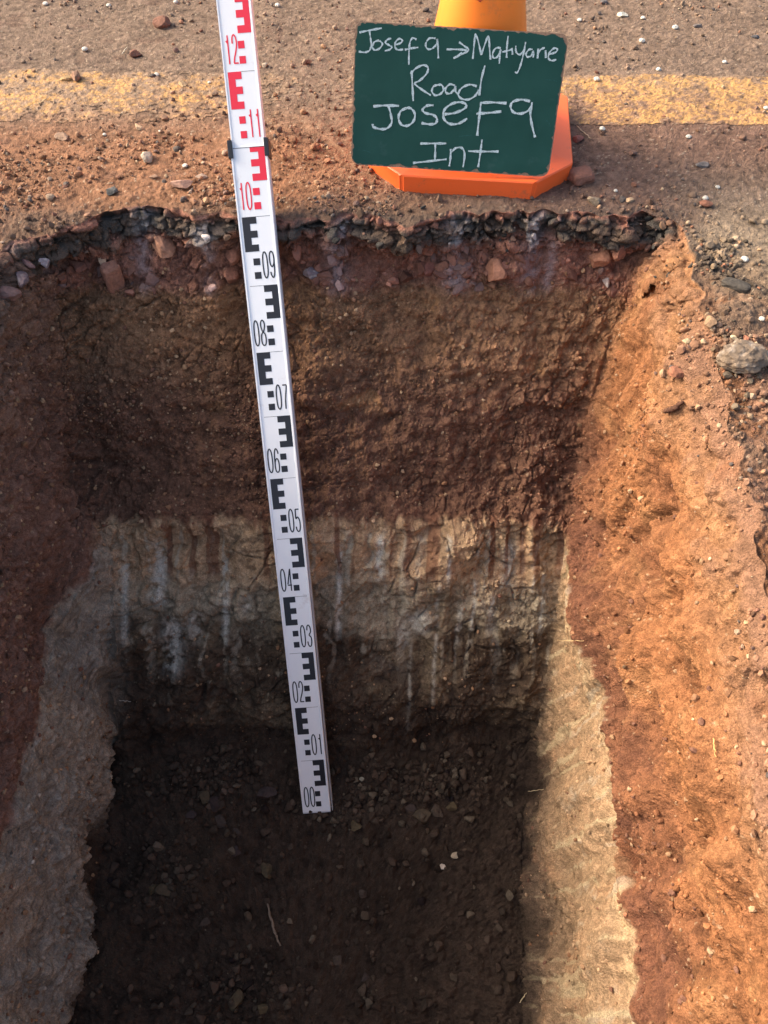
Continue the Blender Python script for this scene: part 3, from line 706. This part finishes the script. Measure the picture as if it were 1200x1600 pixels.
stone('floor_stone', 693, 1355, 13, 9, (.50, .42, .34), 'small cream stone on the dark pit floor, right side', sink=.1)
stone('floor_stone', 710, 1336, 14, 10, (.36, .29, .20), 'tan stone just beyond the cream one on the pit floor', sink=.15)
stone('floor_stone', 565, 1219, 8, 7, (.30, .27, .20), 'tiny pale stone right of the staff foot', sink=.15)
# tiny white pebbles nothing tells apart
for px, row, s_, lb in [(71, 8, 8, 'at the top left, leftmost of the tiny ones'), (134, 79, 9, 'left of the small dark brown stone'), (245, 118, 8, 'on the far edge of the yellow line, left of the staff'), (289, 261, 8, 'between the cream pebble and the staff'), (164, 212, 6, 'just below the yellow line at left'), (434, 10, 8, 'at the top edge just right of the staff'), (275, 5, 7, 'at the top edge between the largest brown stone and the staff'), (171, 10, 7, 'at the top edge left of the largest brown stone'), (932, 126, 9, 'on the line edge right of the chalkboard'), (941, 203, 9, 'near the yellow line, right of the cone base'), (962, 299, 6, 'just above the black asphalt right of the cone'), (1028, 110, 8, 'beyond the yellow line, lowest of those at upper right'), (1075, 216, 8, 'below the yellow line at right, above the flat grey stone'), (1101, 311, 9, 'resting against the red brown pebble right of the pit'), (1121, 294, 7, 'near the red brown pebble, farther from the pit'), (1055, 45, 9, 'beyond the yellow line near the grey chip at upper right'), (1004, 30, 7, 'right beside the chalky white lump'), (1196, 170, 8, 'on the yellow line at the right edge of the photo'), (1163, 407, 11, 'on the sandy road right of the pit corner'), (1190, 500, 9, 'at the right edge above the grey asphalt lump'), (1132, 98, 7, 'just beyond the yellow line at far right'), (1003, 66, 9, 'between the chalky lump and the yellow line'), (905, 33, 7, 'at the top, between the cone and the chalky lump'), (250, 206, 5, 'under the near edge of the yellow line at left'), (327, 130, 5, 'on the yellow line close to the left side of the staff')]:
    stone('white_pebble', px, row, s_, s_, (.58, .55, .48), 'tiny round white pebble '+lb, 'pebble', 'tiny white pebbles on the road', sink=.1, ang=.9, cuts=4, sub=3)

def twig(name, pts, rad, col, label, cat='twig', lift=.002):
    W = []
    for px, row in pts:
        p, n, d = surf(px, row); W.append(p+n*(rad+lift))
    W = np.array(W); t = np.linspace(0, 1, len(W)); T_ = np.linspace(0, 1, 7*len(W))
    W = np.stack([np.interp(T_, t, W[:, k]) for k in range(3)], 1)
    for _ in range(3): W[1:-1] = .25*W[:-2]+.5*W[1:-1]+.25*W[2:]
    W += .0006*np.stack([np.sin(T_*21), np.cos(T_*17), np.sin(T_*13)], 1)
    c = W.mean(0); V = []; F = []; k = 6
    for i, p in enumerate(W):
        a = W[min(i+1, len(W)-1)]-W[max(i-1, 0)]; a /= np.linalg.norm(a)
        b = np.cross(a, [0.1, .2, 1]); b /= np.linalg.norm(b); e = np.cross(a, b)
        rr_ = rad*(.55+.45*math.sin(math.pi*min(1, (i+2)/len(W)))+.15*math.sin(i*1.7))
        for m in range(k):
            an = 2*math.pi*m/k; V.append(p-c+rr_*(math.cos(an)*b+math.sin(an)*e))
    for i in range(len(W)-1):
        for m in range(k): F.append([i*k+m, i*k+(m+1) % k, (i+1)*k+(m+1) % k, (i+1)*k+m])
    F.append(list(range(k))[::-1]); F.append([(len(W)-1)*k+m for m in range(k)])
    V = np.array(V); cc = np.array(col, f4)*(1+.3*np.sin(np.arange(len(V))*2.3))[:, None]
    o = mesh_obj(name, V, F, M_stone, col=cc); o.location = Vector(c)
    return tag(o, label, cat)
twig('twig', [(421, 1412), (424, 1440), (430, 1462), (436, 1478)], .0022, (.20, .15, .11), 'bent pale brown twig lying on the dark pit floor')
twig('straw', [(387, 76), (396, 88-14)], .0012, (.5, .42, .3), 'short straw fragment on the road by the staff', 'straw') if False else None
twig('straw', [(190, 88), (199, 76)], .0012, (.55, .47, .35), 'short pale straw on the road left of the staff, beyond the line', 'straw')
twig('straw', [(60, 165), (77, 155)], .0009, (.50, .38, .22), 'thin straw lying on the yellow line at far left', 'straw')
twig('straw', [(872, 1002), (892, 1001), (913, 1000)], .0007, (.55, .38, .20), 'horizontal pale rootlet crossing the top of the right wall band', 'root')
twig('straw', [(828, 1238), (850, 1234)], .0008, (.50, .40, .25), 'short straw caught where the right wall meets the pit floor', 'straw')
twig('straw', [(1113, 1155), (1119, 1185)], .0008, (.62, .36, .14), 'bright orange straw on the right orange slope', 'straw')
twig('straw', [(812, 1570), (824, 1550)], .0008, (.45, .36, .22), 'short straw at the bottom of the right wall', 'straw')
twig('straw', [(900, 200), (915, 212), (924, 219)], .0009, (.45, .33, .22), 'curved dry stalk behind the small dark red stone by the cone', 'straw')
twig('straw', [(186, 1094), (205, 1095)], .0007, (.45, .40, .33), 'short pale rootlet low on the back wall at left', 'root')
twig('bark_curl', [(1045, 645), (1056, 640), (1066, 630)], .0042, (.09, .045, .03), 'dark curled scrap of bark on the orange right slope', 'bark')

# ------------------------------------------------------------------ ribbons for lettering
def smooth_poly(pts, n=5, closed=False):
    p = np.array(pts, float)
    if len(p) < 3: return p
    out = []; m = len(p)
    rngi = range(m) if closed else range(m-1)
    for i in rngi:
        if closed: a, b, c, d = p[(i-1) % m], p[i], p[(i+1) % m], p[(i+2) % m]
        else: a, b, c, d = p[max(i-1, 0)], p[i], p[i+1], p[min(i+2, m-1)]
        for t in np.linspace(0, 1, n, endpoint=False):
            out.append(.5*((2*b)+(c-a)*t+(2*a-5*b+4*c-d)*t*t+(3*b-a-3*c+d)*t**3))
    if not closed: out.append(p[-1])
    return np.array(out)
def ribbon(pts, wd, closed=False, wv=None):
    p = np.asarray(pts, float); m = len(p)
    if closed: d = np.roll(p, -1, 0)-np.roll(p, 1, 0)
    else: d = np.gradient(p, axis=0) if m > 2 else np.repeat(p[1:]-p[:1], 2, 0)
    d /= np.maximum(np.linalg.norm(d, axis=1, keepdims=True), 1e-9)
    n = np.stack([-d[:, 1], d[:, 0]], 1)
    wv = np.full(m, wd) if wv is None else wv
    a = p+n*wv[:, None]/2; b = p-n*wv[:, None]/2
    V = np.concatenate([a, b]); F = [[i, i+m, (i+1) % m+m, (i+1) % m] for i in range(m if closed else m-1)]
    return V, F

# ------------------------------------------------------------------ the levelling staff
M_white = plain_mat('staff_white', (.80, .82, .84), .38, .5, 30, .3, (.74, .77, .80))
M_black = plain_mat('black_print', (.012, .013, .018), .45)
M_red = plain_mat('red_print', (.72, .02, .05), .45)
M_alu = plain_mat('staff_edge', (.50, .52, .56), .38, .5, 60, .2, (.62, .63, .66))
M_clamp = plain_mat('black_plastic', (.015, .016, .02), .4, .5)
def dirty(m, s1, amt, c=(.25, .14, .09, 1)):
    t = m.node_tree; n = t.nodes; L = t.links.new; b = n['Principled BSDF']; src = b.inputs['Base Color'].links[0].from_socket
    tc = n.new('ShaderNodeTexCoord'); a1 = n.new('ShaderNodeTexNoise'); a1.inputs['Scale'].default_value = s1; a1.inputs['Detail'].default_value = 8; a1.inputs['Roughness'].default_value = .75
    L(tc.outputs['Object'], a1.inputs['Vector']); r = n.new('ShaderNodeValToRGB'); r.color_ramp.elements[0].position = .58; r.color_ramp.elements[1].position = .80
    r.color_ramp.elements[0].color = (0, 0, 0, 1); r.color_ramp.elements[1].color = (amt, amt, amt, 1); L(a1.outputs['Fac'], r.inputs[0])
    mx = n.new('ShaderNodeMixRGB'); L(r.outputs[0], mx.inputs[0]); L(src, mx.inputs[1]); mx.inputs[2].default_value = c; L(mx.outputs[0], b.inputs['Base Color'])
dirty(M_white, 22, .55)
vx, vy = 1031-600, 6471-800
dv = np.array([vx, -vy, 1200.]); dv /= np.linalg.norm(dv)      # towards the vanishing point (down the staff): right, up, forward
RT = np.array([1, 0, 0.]); UP = np.array([0, sp, cp]); FW = np.array([0, cp, -sp])
dn = dv[0]*RT+dv[1]*UP+dv[2]*FW
axis = -dn
D0 = dv[2]/.1516
base = np.array([0, 0, CAMH])+D0*(FW+(495-600)/1200.*RT+(800-1268)/1200.*UP)
X_ = np.array([1, 0, 0.])-axis[0]*axis; X_ /= np.linalg.norm(X_)
Y_ = np.cross(axis, X_)
if Y_[1] < 0: Y_ = -Y_; 
mw = Matrix(((X_[0], Y_[0], axis[0], base[0]), (X_[1], Y_[1], axis[1], base[1]), (X_[2], Y_[2], axis[2], base[2]), (0, 0, 0, 1)))
staff = empty('measuring_staff', mw)
tag(staff, 'white telescopic levelling staff with black and red graduations leaning in the pit', 'measuring staff')
def wid(t): return .0490+.0046*t
def prism(segs, mat, name, parent, zs):        # list of cross-sections
    V = np.concatenate(segs); k = len(segs[0]); F = []
    for i in range(len(segs)-1):
        for m in range(k): F.append([i*k+m, i*k+(m+1) % k, (i+1)*k+(m+1) % k, (i+1)*k+m])
    F.append(list(range(k))[::-1]); F.append([(len(segs)-1)*k+m for m in range(k)])
    return mesh_obj(name, V, F, mat, parent, smooth=False)
def section(W, z, y0, th, rim=.0022, rh=.0012):
    h = W/2; y1 = y0+th
    return np.array([(-h, y0-rh, z), (-h+rim, y0-rh, z), (-h+rim+.0007, y0, z), (h-rim-.0007, y0, z), (h-rim, y0-rh, z), (h, y0-rh, z), (h+.0004, y0+.002, z), (h+.0004, y1, z), (-h-.0004, y1, z), (-h-.0004, y0+.002, z)], f4)
prism([section(wid(t), t, 0, .0235) for t in (0, .4, .8, 1.098)], M_white, 'lower_section', staff, None)
uw = .0492
prism([section(uw, t, .0016, .0195, .0018, .0009) for t in (1.06, 1.35, 1.72)], M_white, 'upper_section', staff, None)
def boxm(name, x0, x1, y0, y1, z0, z1, mat, parent, bev=.001):
    import bmesh
    bm = bmesh.new(); bmesh.ops.create_cube(bm, size=1)
    for v_ in bm.verts: v_.co = ((x0+x1)/2+v_.co.x*(x1-x0), (y0+y1)/2+v_.co.y*(y1-y0), (z0+z1)/2+v_.co.z*(z1-z0))
    bmesh.ops.bevel(bm, geom=bm.edges[:], offset=bev, segments=2, affect='EDGES', profile=.7)
    me = bpy.data.meshes.new(name); bm.to_mesh(me); bm.free(); me.materials.append(mat)
    o = bpy.data.objects.new(name, me); COL.objects.link(o); o.parent = parent; return o
hw = wid(1.09)/2
for s in (-1, 1):
    boxm('clamp', min(s*(hw-.0035), s*(hw+.0035)), max(s*(hw-.0035), s*(hw+.0035)), -.0035, .024, 1.083, 1.108, M_clamp, staff)
boxm('side_strip', wid(.5)/2+.0010, wid(.5)/2+.0022, .006, .020, -.004, 1.08, M_alu, staff, .0003)
boxm('foot_plate', -wid(0)/2, wid(0)/2, .0005, .023, -.003, -.0001, M_alu, staff, .0005)
DG = {
 '0': [('c', [(.5, 1), (.12, .86), (.02, .5), (.12, .14), (.5, 0), (.88, .14), (.98, .5), (.88, .86)])],
 '1': [('l', [(.62, 0), (.62, 1)]), ('f', [(.28, .76), (.62, .80)])],
 '2': [('o', [(.06, .70), (.12, .90), (.45, 1.0), (.82, .90), (.90, .68), (.62, .42), (.25, .20), (.10, .03)]), ('l', [(.04, .02), (.98, .02)])],
 '3': [('o', [(.08, .76), (.18, .94), (.5, 1), (.85, .88), (.88, .68), (.50, .54), (.90, .42), (.96, .22), (.80, .05), (.48, 0), (.15, .08), (.05, .24)])],
 '4': [('l', [(.76, 0), (.76, 1)]), ('l', [(.72, .98), (.06, .30)]), ('l', [(.02, .26), (.98, .26)])],
 '5': [('l', [(.14, .98), (.92, .98)]), ('o', [(.16, .98), (.12, .58), (.5, .64), (.90, .50), (.96, .26), (.80, .06), (.46, 0), (.14, .08), (.04, .22)])],
 '6': [('c', [(.5, .58), (.14, .46), (.04, .26), (.16, .06), (.5, 0), (.86, .08), (.96, .28), (.84, .50)]), ('o', [(.05, .30), (.06, .62), (.20, .90), (.50, 1.0), (.84, .90), (.92, .78)])],
 '7': [('l', [(.04, .98), (.96, .98)]), ('o', [(.93, .96), (.60, .55), (.45, .28), (.40, 0)])],
 '8': [('c', [(.5, 1), (.16, .92), (.12, .74), (.5, .53), (.88, .74), (.84, .92)]), ('c', [(.5, .52), (.10, .42), (.02, .22), (.16, .05), (.5, 0), (.84, .05), (.98, .22), (.90, .42)])],
 '9': [('c', [(.5, 1), (.14, .92), (.04, .72), (.16, .50), (.5, .42), (.86, .54), (.96, .74), (.84, .92)]), ('o', [(.95, .72), (.94, .38), (.80, .10), (.50, 0), (.16, .10), (.08, .22)])],
}
def digits(txt, xc0, cw, gap, z0, h, y, th, name, mat, cat=None):
    V = []; F = []; lay = 0
    for i, ch in enumerate(txt):
        ox = xc0+i*(cw+gap)
        for kind, pts in DG[ch]:
            q = np.array([(ox+a*cw, z0+b*h) for a, b in pts])
            if kind == 'c': v2, f2 = ribbon(smooth_poly(q, 6, True), th, True)
            elif kind == 'o': v2, f2 = ribbon(smooth_poly(q, 5), th)
            elif kind == 'f': v2, f2 = ribbon(q, th*1.6)
            else: v2, f2 = ribbon(q, th)
            lay += 1; b0 = len(V)
            V += [(a, y-.00002*lay, b) for a, b in v2]; F += [[k+b0 for k in f_] for f_ in f2]
    return mesh_obj(name, V, F, mat, staff, smooth=False)
def rects(rs, y, name, mat):
    V = []; F = []
    for n_, (x0, x1, z0, z1) in enumerate(rs):
        b0 = len(V); V += [(x0, y, z0), (x1, y, z0), (x1, y, z1), (x0, y, z1)]; F.append([b0, b0+1, b0+2, b0+3])
    return mesh_obj(name, V, F, mat, staff, smooth=False)
for k in range(0, 16):
    t0 = k*.1; t1 = t0+.1; up_ = k >= 11
    W = uw if up_ else wid(t0+.05); y = (.0016 if up_ else 0)-.00025
    fx = lambda u_: -W/2+u_*W
    m_ = M_red if k >= 10 else M_black
    cm = .01; rs = []
    zl = .0005
    if k % 2 == 0:
        rs = [(fx(.75), fx(.93), t1-5*cm, t1), (fx(.53), fx(.75), t1-cm, t1), (fx(.53), fx(.75), t1-3*cm, t1-2*cm), (fx(.53), fx(.75), t1-5*cm, t1-4*cm),
              (fx(.50), fx(.69), t1-7*cm, t1-6*cm), (fx(.50), fx(.69), t1-9*cm, t1-8*cm)]
        line = (fx(.13), fx(.53), t1-zl, t1+zl*.0); nx = fx(.09)
    else:
        rs = [(fx(.11), fx(.32), t1-5*cm, t1), (fx(.32), fx(.51), t1-cm, t1), (fx(.32), fx(.51), t1-3*cm, t1-2*cm), (fx(.32), fx(.51), t1-5*cm, t1-4*cm),
              (fx(.31), fx(.50), t1-7*cm, t1-6*cm), (fx(.31), fx(.50), t1-9*cm, t1-8*cm)]
        line = (fx(.51), fx(.91), t1-zl, t1); nx = fx(.55)
    if k == 10: rs = [(a, b, c, min(d, t1-.0035)) for a, b, c, d in rs]
    rects(rs, y, 'red_graduation' if k >= 10 else 'black_graduation', m_)
    if k != 10: rects([line], y-.00003, 'graduation_line', M_black)
    txt = '%02d' % k
    digits(txt, nx+.0012, .0072, .0032, t0+.0105, .038, y-.00002, .0020, 'numeral', m_)
# the joint line where the upper section leaves the lower one
rects([(-wid(1.1)/2+.004, wid(1.1)/2-.004, 1.0965, 1.0972)], -.0004, 'graduation_line', M_black)

# ------------------------------------------------------------------ traffic cone
M_cone = plain_mat('orange_plastic', (1.0, .235, .020), .4, .5, 9, .25, (1.0, .29, .035), .12, .002)
M_hole = plain_mat('scuffed_orange', (.75, .07, .02), .5)
M_scuff = plain_mat('dark_scuff', (.45, .05, .02), .7)
CY = math.radians(-5.5)
cone = empty('traffic_cone', Matrix.Translation((.146, 1.268, -.001)) @ Matrix.Rotation(CY, 4, 'Z'))
tag(cone, 'bright orange plastic traffic cone with an octagonal base behind the chalkboard', 'traffic cone')
dirty(M_cone, 30, .5)
import bmesh
def octo(h, c, z): return [(-h+c, -h, z), (h-c, -h, z), (h, -h+c, z), (h, h-c, z), (h-c, h, z), (-h+c, h, z), (-h, h-c, z), (-h, -h+c, z)]
H = .1640; cc_ = .060
M_base = plain_mat('red_orange_plastic', (1.0, .150, .028), .45, .4, 16, .3, (.95, .155, .04), .15, .002, 8)
dirty(M_base, 38, .75)
bm = bmesh.new(); rings_ = []
for h, z in ((H-.001, 0), (H, .0275), (H-.0015, .0295), (H-.02, .0315), (.112, .0335)):
    rings_.append([bm.verts.new(p) for p in octo(h, cc_*h/H, z)])
for a, b in zip(rings_[:-1], rings_[1:]):
    for k in range(8): bm.faces.new((a[k], a[(k+1) % 8], b[(k+1) % 8], b[k]))
bm.faces.new(rings_[-1]); bm.faces.new(rings_[0][::-1])
bmesh.ops.bevel(bm, geom=[e for e in bm.edges if abs(e.verts[0].co.z-e.verts[1].co.z) > .01], offset=.004, segments=3, affect='EDGES')
me = bpy.data.meshes.new('base'); bm.to_mesh(me); bm.free(); me.materials.append(M_base)
o = bpy.data.objects.new('base', me); COL.objects.link(o); o.parent = cone
prof = [(.107, .0330), (.104, .038), (.099, .041), (.0955, .046), (.0915, .060), (.0690, .18), (.0465, .30), (.0285, .405), (.0265, .440), (.024, .445), (.021, .440), (.0215, .405)]
V = []; F = []; K = 64
for r_, z_ in prof:
    for k in range(K): V.append((r_*math.cos(2*math.pi*k/K), r_*math.sin(2*math.pi*k/K), z_))
for i in range(len(prof)-1):
    for k in range(K): F.append([i*K+k, i*K+(k+1) % K, (i+1)*K+(k+1) % K, (i+1)*K+k])
mesh_obj('cone_body', V, F, M_cone, cone)
# scuffs on the cone body
for i, (ang_, z_, s_) in enumerate(((-95, .236, .0045), (-112, .250, .0035), (-70, .245, .003), (-99, .256, .0028))):
    r_ = .0915-(z_-.06)*.1875+.0006; a = math.radians(ang_)
    Vs = []
    for k in range(10):
        b_ = 2*math.pi*k/10; rr_ = s_*(.7+.4*math.sin(k*2.7+i)); da = rr_*math.cos(b_)*1.3/r_; dz = rr_*math.sin(b_)*.7
        r2 = r_-dz*.1875; Vs.append((r2*math.cos(a+da), r2*math.sin(a+da), z_+dz))
    mesh_obj('scuff', Vs, [list(range(10))], M_scuff, cone, smooth=False)

# ------------------------------------------------------------------ chalkboard
M_green = plain_mat('chalkboard_green', (.006, .050, .040), .6, .25, 22, .3, (.014, .074, .060), detail=8)
M_ply = plain_mat('board_edge', (.38, .25, .17), .85, .2, 300, .25, (.20, .13, .09))
def chalk_mat():
    m, t, b = mat_new('chalk'); n = t.nodes; L = t.links.new
    tc = n.new('ShaderNodeTexCoord'); n1 = n.new('ShaderNodeTexNoise'); n1.inputs['Scale'].default_value = 900; n1.inputs['Detail'].default_value = 3
    L(tc.outputs['Object'], n1.inputs['Vector']); r = n.new('ShaderNodeValToRGB')
    r.color_ramp.elements[0].position = .34; r.color_ramp.elements[1].position = .54
    r.color_ramp.elements[0].color = (.16, .28, .28, 1); r.color_ramp.elements[1].color = (.58, .70, .73, 1)
    L(n1.outputs['Fac'], r.inputs[0]); L(r.outputs[0], b.inputs['Base Color']); b.inputs['Roughness'].default_value = .95; b.inputs['Specular IOR Level'].default_value = .1
    return m
M_chalk = chalk_mat()
def faint_mat():
    return plain_mat('chalk_smudge', (.010, .062, .052), .8, .2, 700, .2, (.03, .11, .10))
M_faint = faint_mat()
dirty(M_green, 26, .30, (.10, .17, .16, 1))
BWD, BHT = .3050, .1880
lean = math.radians(25)
# bottom centre of the board
bb = at_z(702, 267, .037)
Bm = Matrix.Translation(Vector(bb)) @ Matrix.Rotation(math.radians(-3.5), 4, 'Z') @ Matrix.Rotation(-lean, 4, 'X') @ Matrix.Rotation(math.radians(1.6), 4, 'Y')
board = empty('chalkboard', Bm)
tag(board, 'small dark green chalkboard with white handwriting leaning on the orange cone', 'chalkboard')
def rrect(w_, h_, r_, ragged=0, seed=0):
    pts = []
    for cx_, cz2, a0 in ((w_/2-r_, h_-r_, 0), (-w_/2+r_, h_-r_, 90), (-w_/2+r_, r_, 180), (w_/2-r_, r_, 270)):
        for k in range(9):
            a = math.radians(a0+k*90/8); pts.append((cx_+r_*math.cos(a), cz2+r_*math.sin(a)))
    p = np.array(pts); out = []
    for i in range(len(p)):
        a, b = p[i], p[(i+1) % len(p)]; n_ = max(1, int(np.linalg.norm(b-a)/.0015))
        for k in range(n_): out.append(a+(b-a)*k/n_)
    p = np.array(out)
    if ragged:
        c = np.array([0, h_/2]); d = np.roll(p, -1, 0)-np.roll(p, 1, 0); d /= np.linalg.norm(d, axis=1, keepdims=True); n_ = np.stack([-d[:, 1], d[:, 0]], 1)
        q = p.astype(f4)*260; z_ = q[:, 0]*0
        am = ragged*(.6*np.clip(vn(q[:, 0], q[:, 1], z_, seed), 0, 1)+1.2*np.clip(vn(q[:, 0]*.3, q[:, 1]*.3, z_, seed+1)-.35, 0, 1))
        p = p+n_*am[:, None]
    return p
def slab(name, p, y0, y1, mat, parent):
    n_ = len(p); V = [(a, y0, b) for a, b in p]+[(a, y1, b) for a, b in p]
    F = [list(range(n_)), list(range(2*n_-1, n_-1, -1))]+[[i, i+n_, (i+1) % n_+n_, (i+1) % n_] for i in range(n_)]
    o = mesh_obj(name, V, F, mat, parent, smooth=False); return o
slab('backing_board', rrect(BWD, BHT, .013, .0006, 3), 0, .0045, M_ply, board)
slab('writing_surface', rrect(BWD-.0028, BHT-.0028, .012, .0046, 9)+np.array([0, .0014]), -.0006, -.0001, M_green, board)
# handwriting: strokes read off the enlarged photograph (3 px per px), mapped into the board's own rectangle
TL, TR, BRc, BLc = np.array([147, 104.]), np.array([1137, 172.]), np.array([1092, 828.]), np.array([148, 768.])
def solve_h():
    src = [TL, TR, BRc, BLc]; dst = [(-BWD/2, BHT), (BWD/2, BHT), (BWD/2, 0), (-BWD/2, 0)]
    Am = []; bv = []
    for (x, y), (u_, v_) in zip(src, dst):
        Am += [[x, y, 1, 0, 0, 0, -u_*x, -u_*y], [0, 0, 0, x, y, 1, -v_*x, -v_*y]]; bv += [u_, v_]
    return np.linalg.solve(np.array(Am), np.array(bv))
hh = solve_h()
def tob(p):
    x, y = p[:, 0], p[:, 1]; w_ = hh[6]*x+hh[7]*y+1
    return np.stack([(hh[0]*x+hh[1]*y+hh[2])/w_, (hh[3]*x+hh[4]*y+hh[5])/w_], 1)
WORDS = [
 # Josefa -> Matiyarie
 ([[(168, 156), (215, 147), (272, 138)], [(215, 150), (222, 185), (226, 215), (218, 238), (196, 246), (168, 242)],
   [(262, 193), (240, 200), (232, 222), (244, 236), (266, 228), (278, 208), (264, 194)],
   [(318, 184), (300, 190), (292, 204), (308, 214), (322, 222), (314, 234), (290, 240)],
   [(336, 214), (362, 206), (370, 194), (356, 186), (340, 200), (338, 224), (352, 236), (376, 234)],
   [(436, 190), (418, 184), (406, 204), (404, 250), (406, 304)], [(384, 236), (412, 230), (446, 226)],
   [(524, 186), (496, 186), (480, 210), (488, 232), (510, 232), (530, 212), (534, 190), (538, 230), (542, 276)],
   [(578, 236), (620, 236), (672, 240)], [(634, 204), (660, 222), (680, 240), (650, 258), (612, 276)], [(650, 250), (628, 270)],
   [(706, 168), (704, 220), (702, 280)], [(706, 166), (722, 200), (740, 262)], [(740, 262), (752, 220), (768, 178), (776, 230), (784, 284)],
   [(828, 232), (806, 232), (792, 256), (798, 276), (816, 270), (828, 240), (826, 270), (826, 302)],
   [(858, 178), (856, 230), (858, 276)], [(836, 250), (862, 244), (880, 238)], [(880, 232), (884, 262)],
   [(896, 222), (900, 250), (918, 262), (936, 240)], [(940, 206), (934, 260), (924, 310), (912, 342), (900, 340)],
   [(974, 240), (958, 240), (946, 258), (952, 272), (970, 268), (978, 246), (980, 276)],
   [(1000, 236), (1000, 280)], [(1000, 258), (1012, 240), (1030, 232)], [(1034, 244), (1038, 278)],
   [(1052, 262), (1082, 252), (1086, 238), (1070, 236), (1052, 256), (1050, 280), (1066, 290), (1086, 286)]], 6.5),
 # Road
 ([[(420, 330), (426, 390), (434, 470)], [(416, 346), (440, 320), (474, 306), (496, 318), (490, 346), (460, 376), (438, 390), (470, 416), (516, 444)],
   [(546, 396), (526, 404), (520, 426), (536, 444), (560, 438), (574, 418), (564, 398), (546, 396)],
   [(626, 400), (602, 394), (584, 412), (586, 432), (606, 436), (624, 416), (630, 404), (630, 426), (644, 440)],
   [(728, 404), (694, 396), (658, 412), (644, 440), (660, 460), (694, 464), (724, 446), (738, 420)], [(760, 310), (748, 370), (742, 446)]], 7.5),
 # Josefa, larger
 ([[(246, 494), (300, 490), (368, 492)], [(318, 492), (330, 530), (336, 570), (316, 596), (284, 600), (250, 590), (246, 576)],
   [(404, 502), (376, 518), (368, 550), (384, 580), (414, 584), (440, 562), (444, 528), (424, 504), (404, 502)],
   [(530, 490), (500, 492), (480, 510), (494, 526), (530, 534), (550, 552), (544, 574), (514, 578), (478, 572)],
   [(584, 532), (630, 526), (674, 508), (684, 488), (656, 476), (616, 484), (584, 510), (580, 546), (606, 574), (650, 576), (692, 552)],
   [(752, 480), (748, 550), (744, 632)], [(748, 480), (800, 478), (872, 482)], [(734, 530), (790, 526), (850, 520)],
   [(980, 474), (940, 466), (900, 476), (892, 500), (908, 524), (944, 530), (980, 512), (990, 484)], [(990, 478), (986, 530), (996, 580), (1016, 640)]], 9),
 # Int
 ([[(476, 668), (540, 668), (600, 668)], [(548, 668), (550, 710), (550, 750)], [(446, 760), (520, 752), (606, 742)],
   [(622, 694), (624, 736), (620, 776)], [(624, 712), (646, 690), (676, 690), (690, 720), (686, 780)],
   [(768, 650), (764, 710), (758, 780)], [(706, 704), (780, 706), (850, 706)]], 8),
]
names_w = ['handwriting']*4
lay = 0
for (strokes, wpx), nm in zip(WORDS, names_w):
    V = []; F = []
    for st_ in strokes:
        q = smooth_poly(tob(np.array(st_, float)), 6); m_ = len(q)
        wd_ = wpx/3/1200.*1.17*1.22
        tt = np.arange(m_)
        wv_ = wd_*(.85+.25*np.sin(tt*.9+len(V))+.12*np.sin(tt*2.3)); 
        v2, f2 = ribbon(q, wd_, False, wv_); lay += 1; b0 = len(V)
        V += [(a, -.0008-.000015*lay, b) for a, b in v2]; F += [[k+b0 for k in f_] for f_ in f2]
    mesh_obj(nm, V, F, M_chalk, board, smooth=False)

sm = []
for x0, y0, x1, y1 in ((1045, 376, 1098, 384), (376, 300, 384, 296), (1005, 752, 1009, 756), (325, 374, 335, 372), (240, 630, 300, 620), (1060, 560, 1084, 590), (200, 700, 240, 712), (660, 636, 720, 630), (552, 470, 560, 486)):
    sm.append([(x0, y0), ((x0+x1)/2+3, (y0+y1)/2-2), (x1, y1)])
for k, st_ in enumerate(sm):
    v2, f2 = ribbon(smooth_poly(tob(np.array(st_, float)), 4), .0011)
    mesh_obj('chalk_smudge', [(a, -.00075, b) for a, b in v2], f2, M_faint, board, smooth=False)
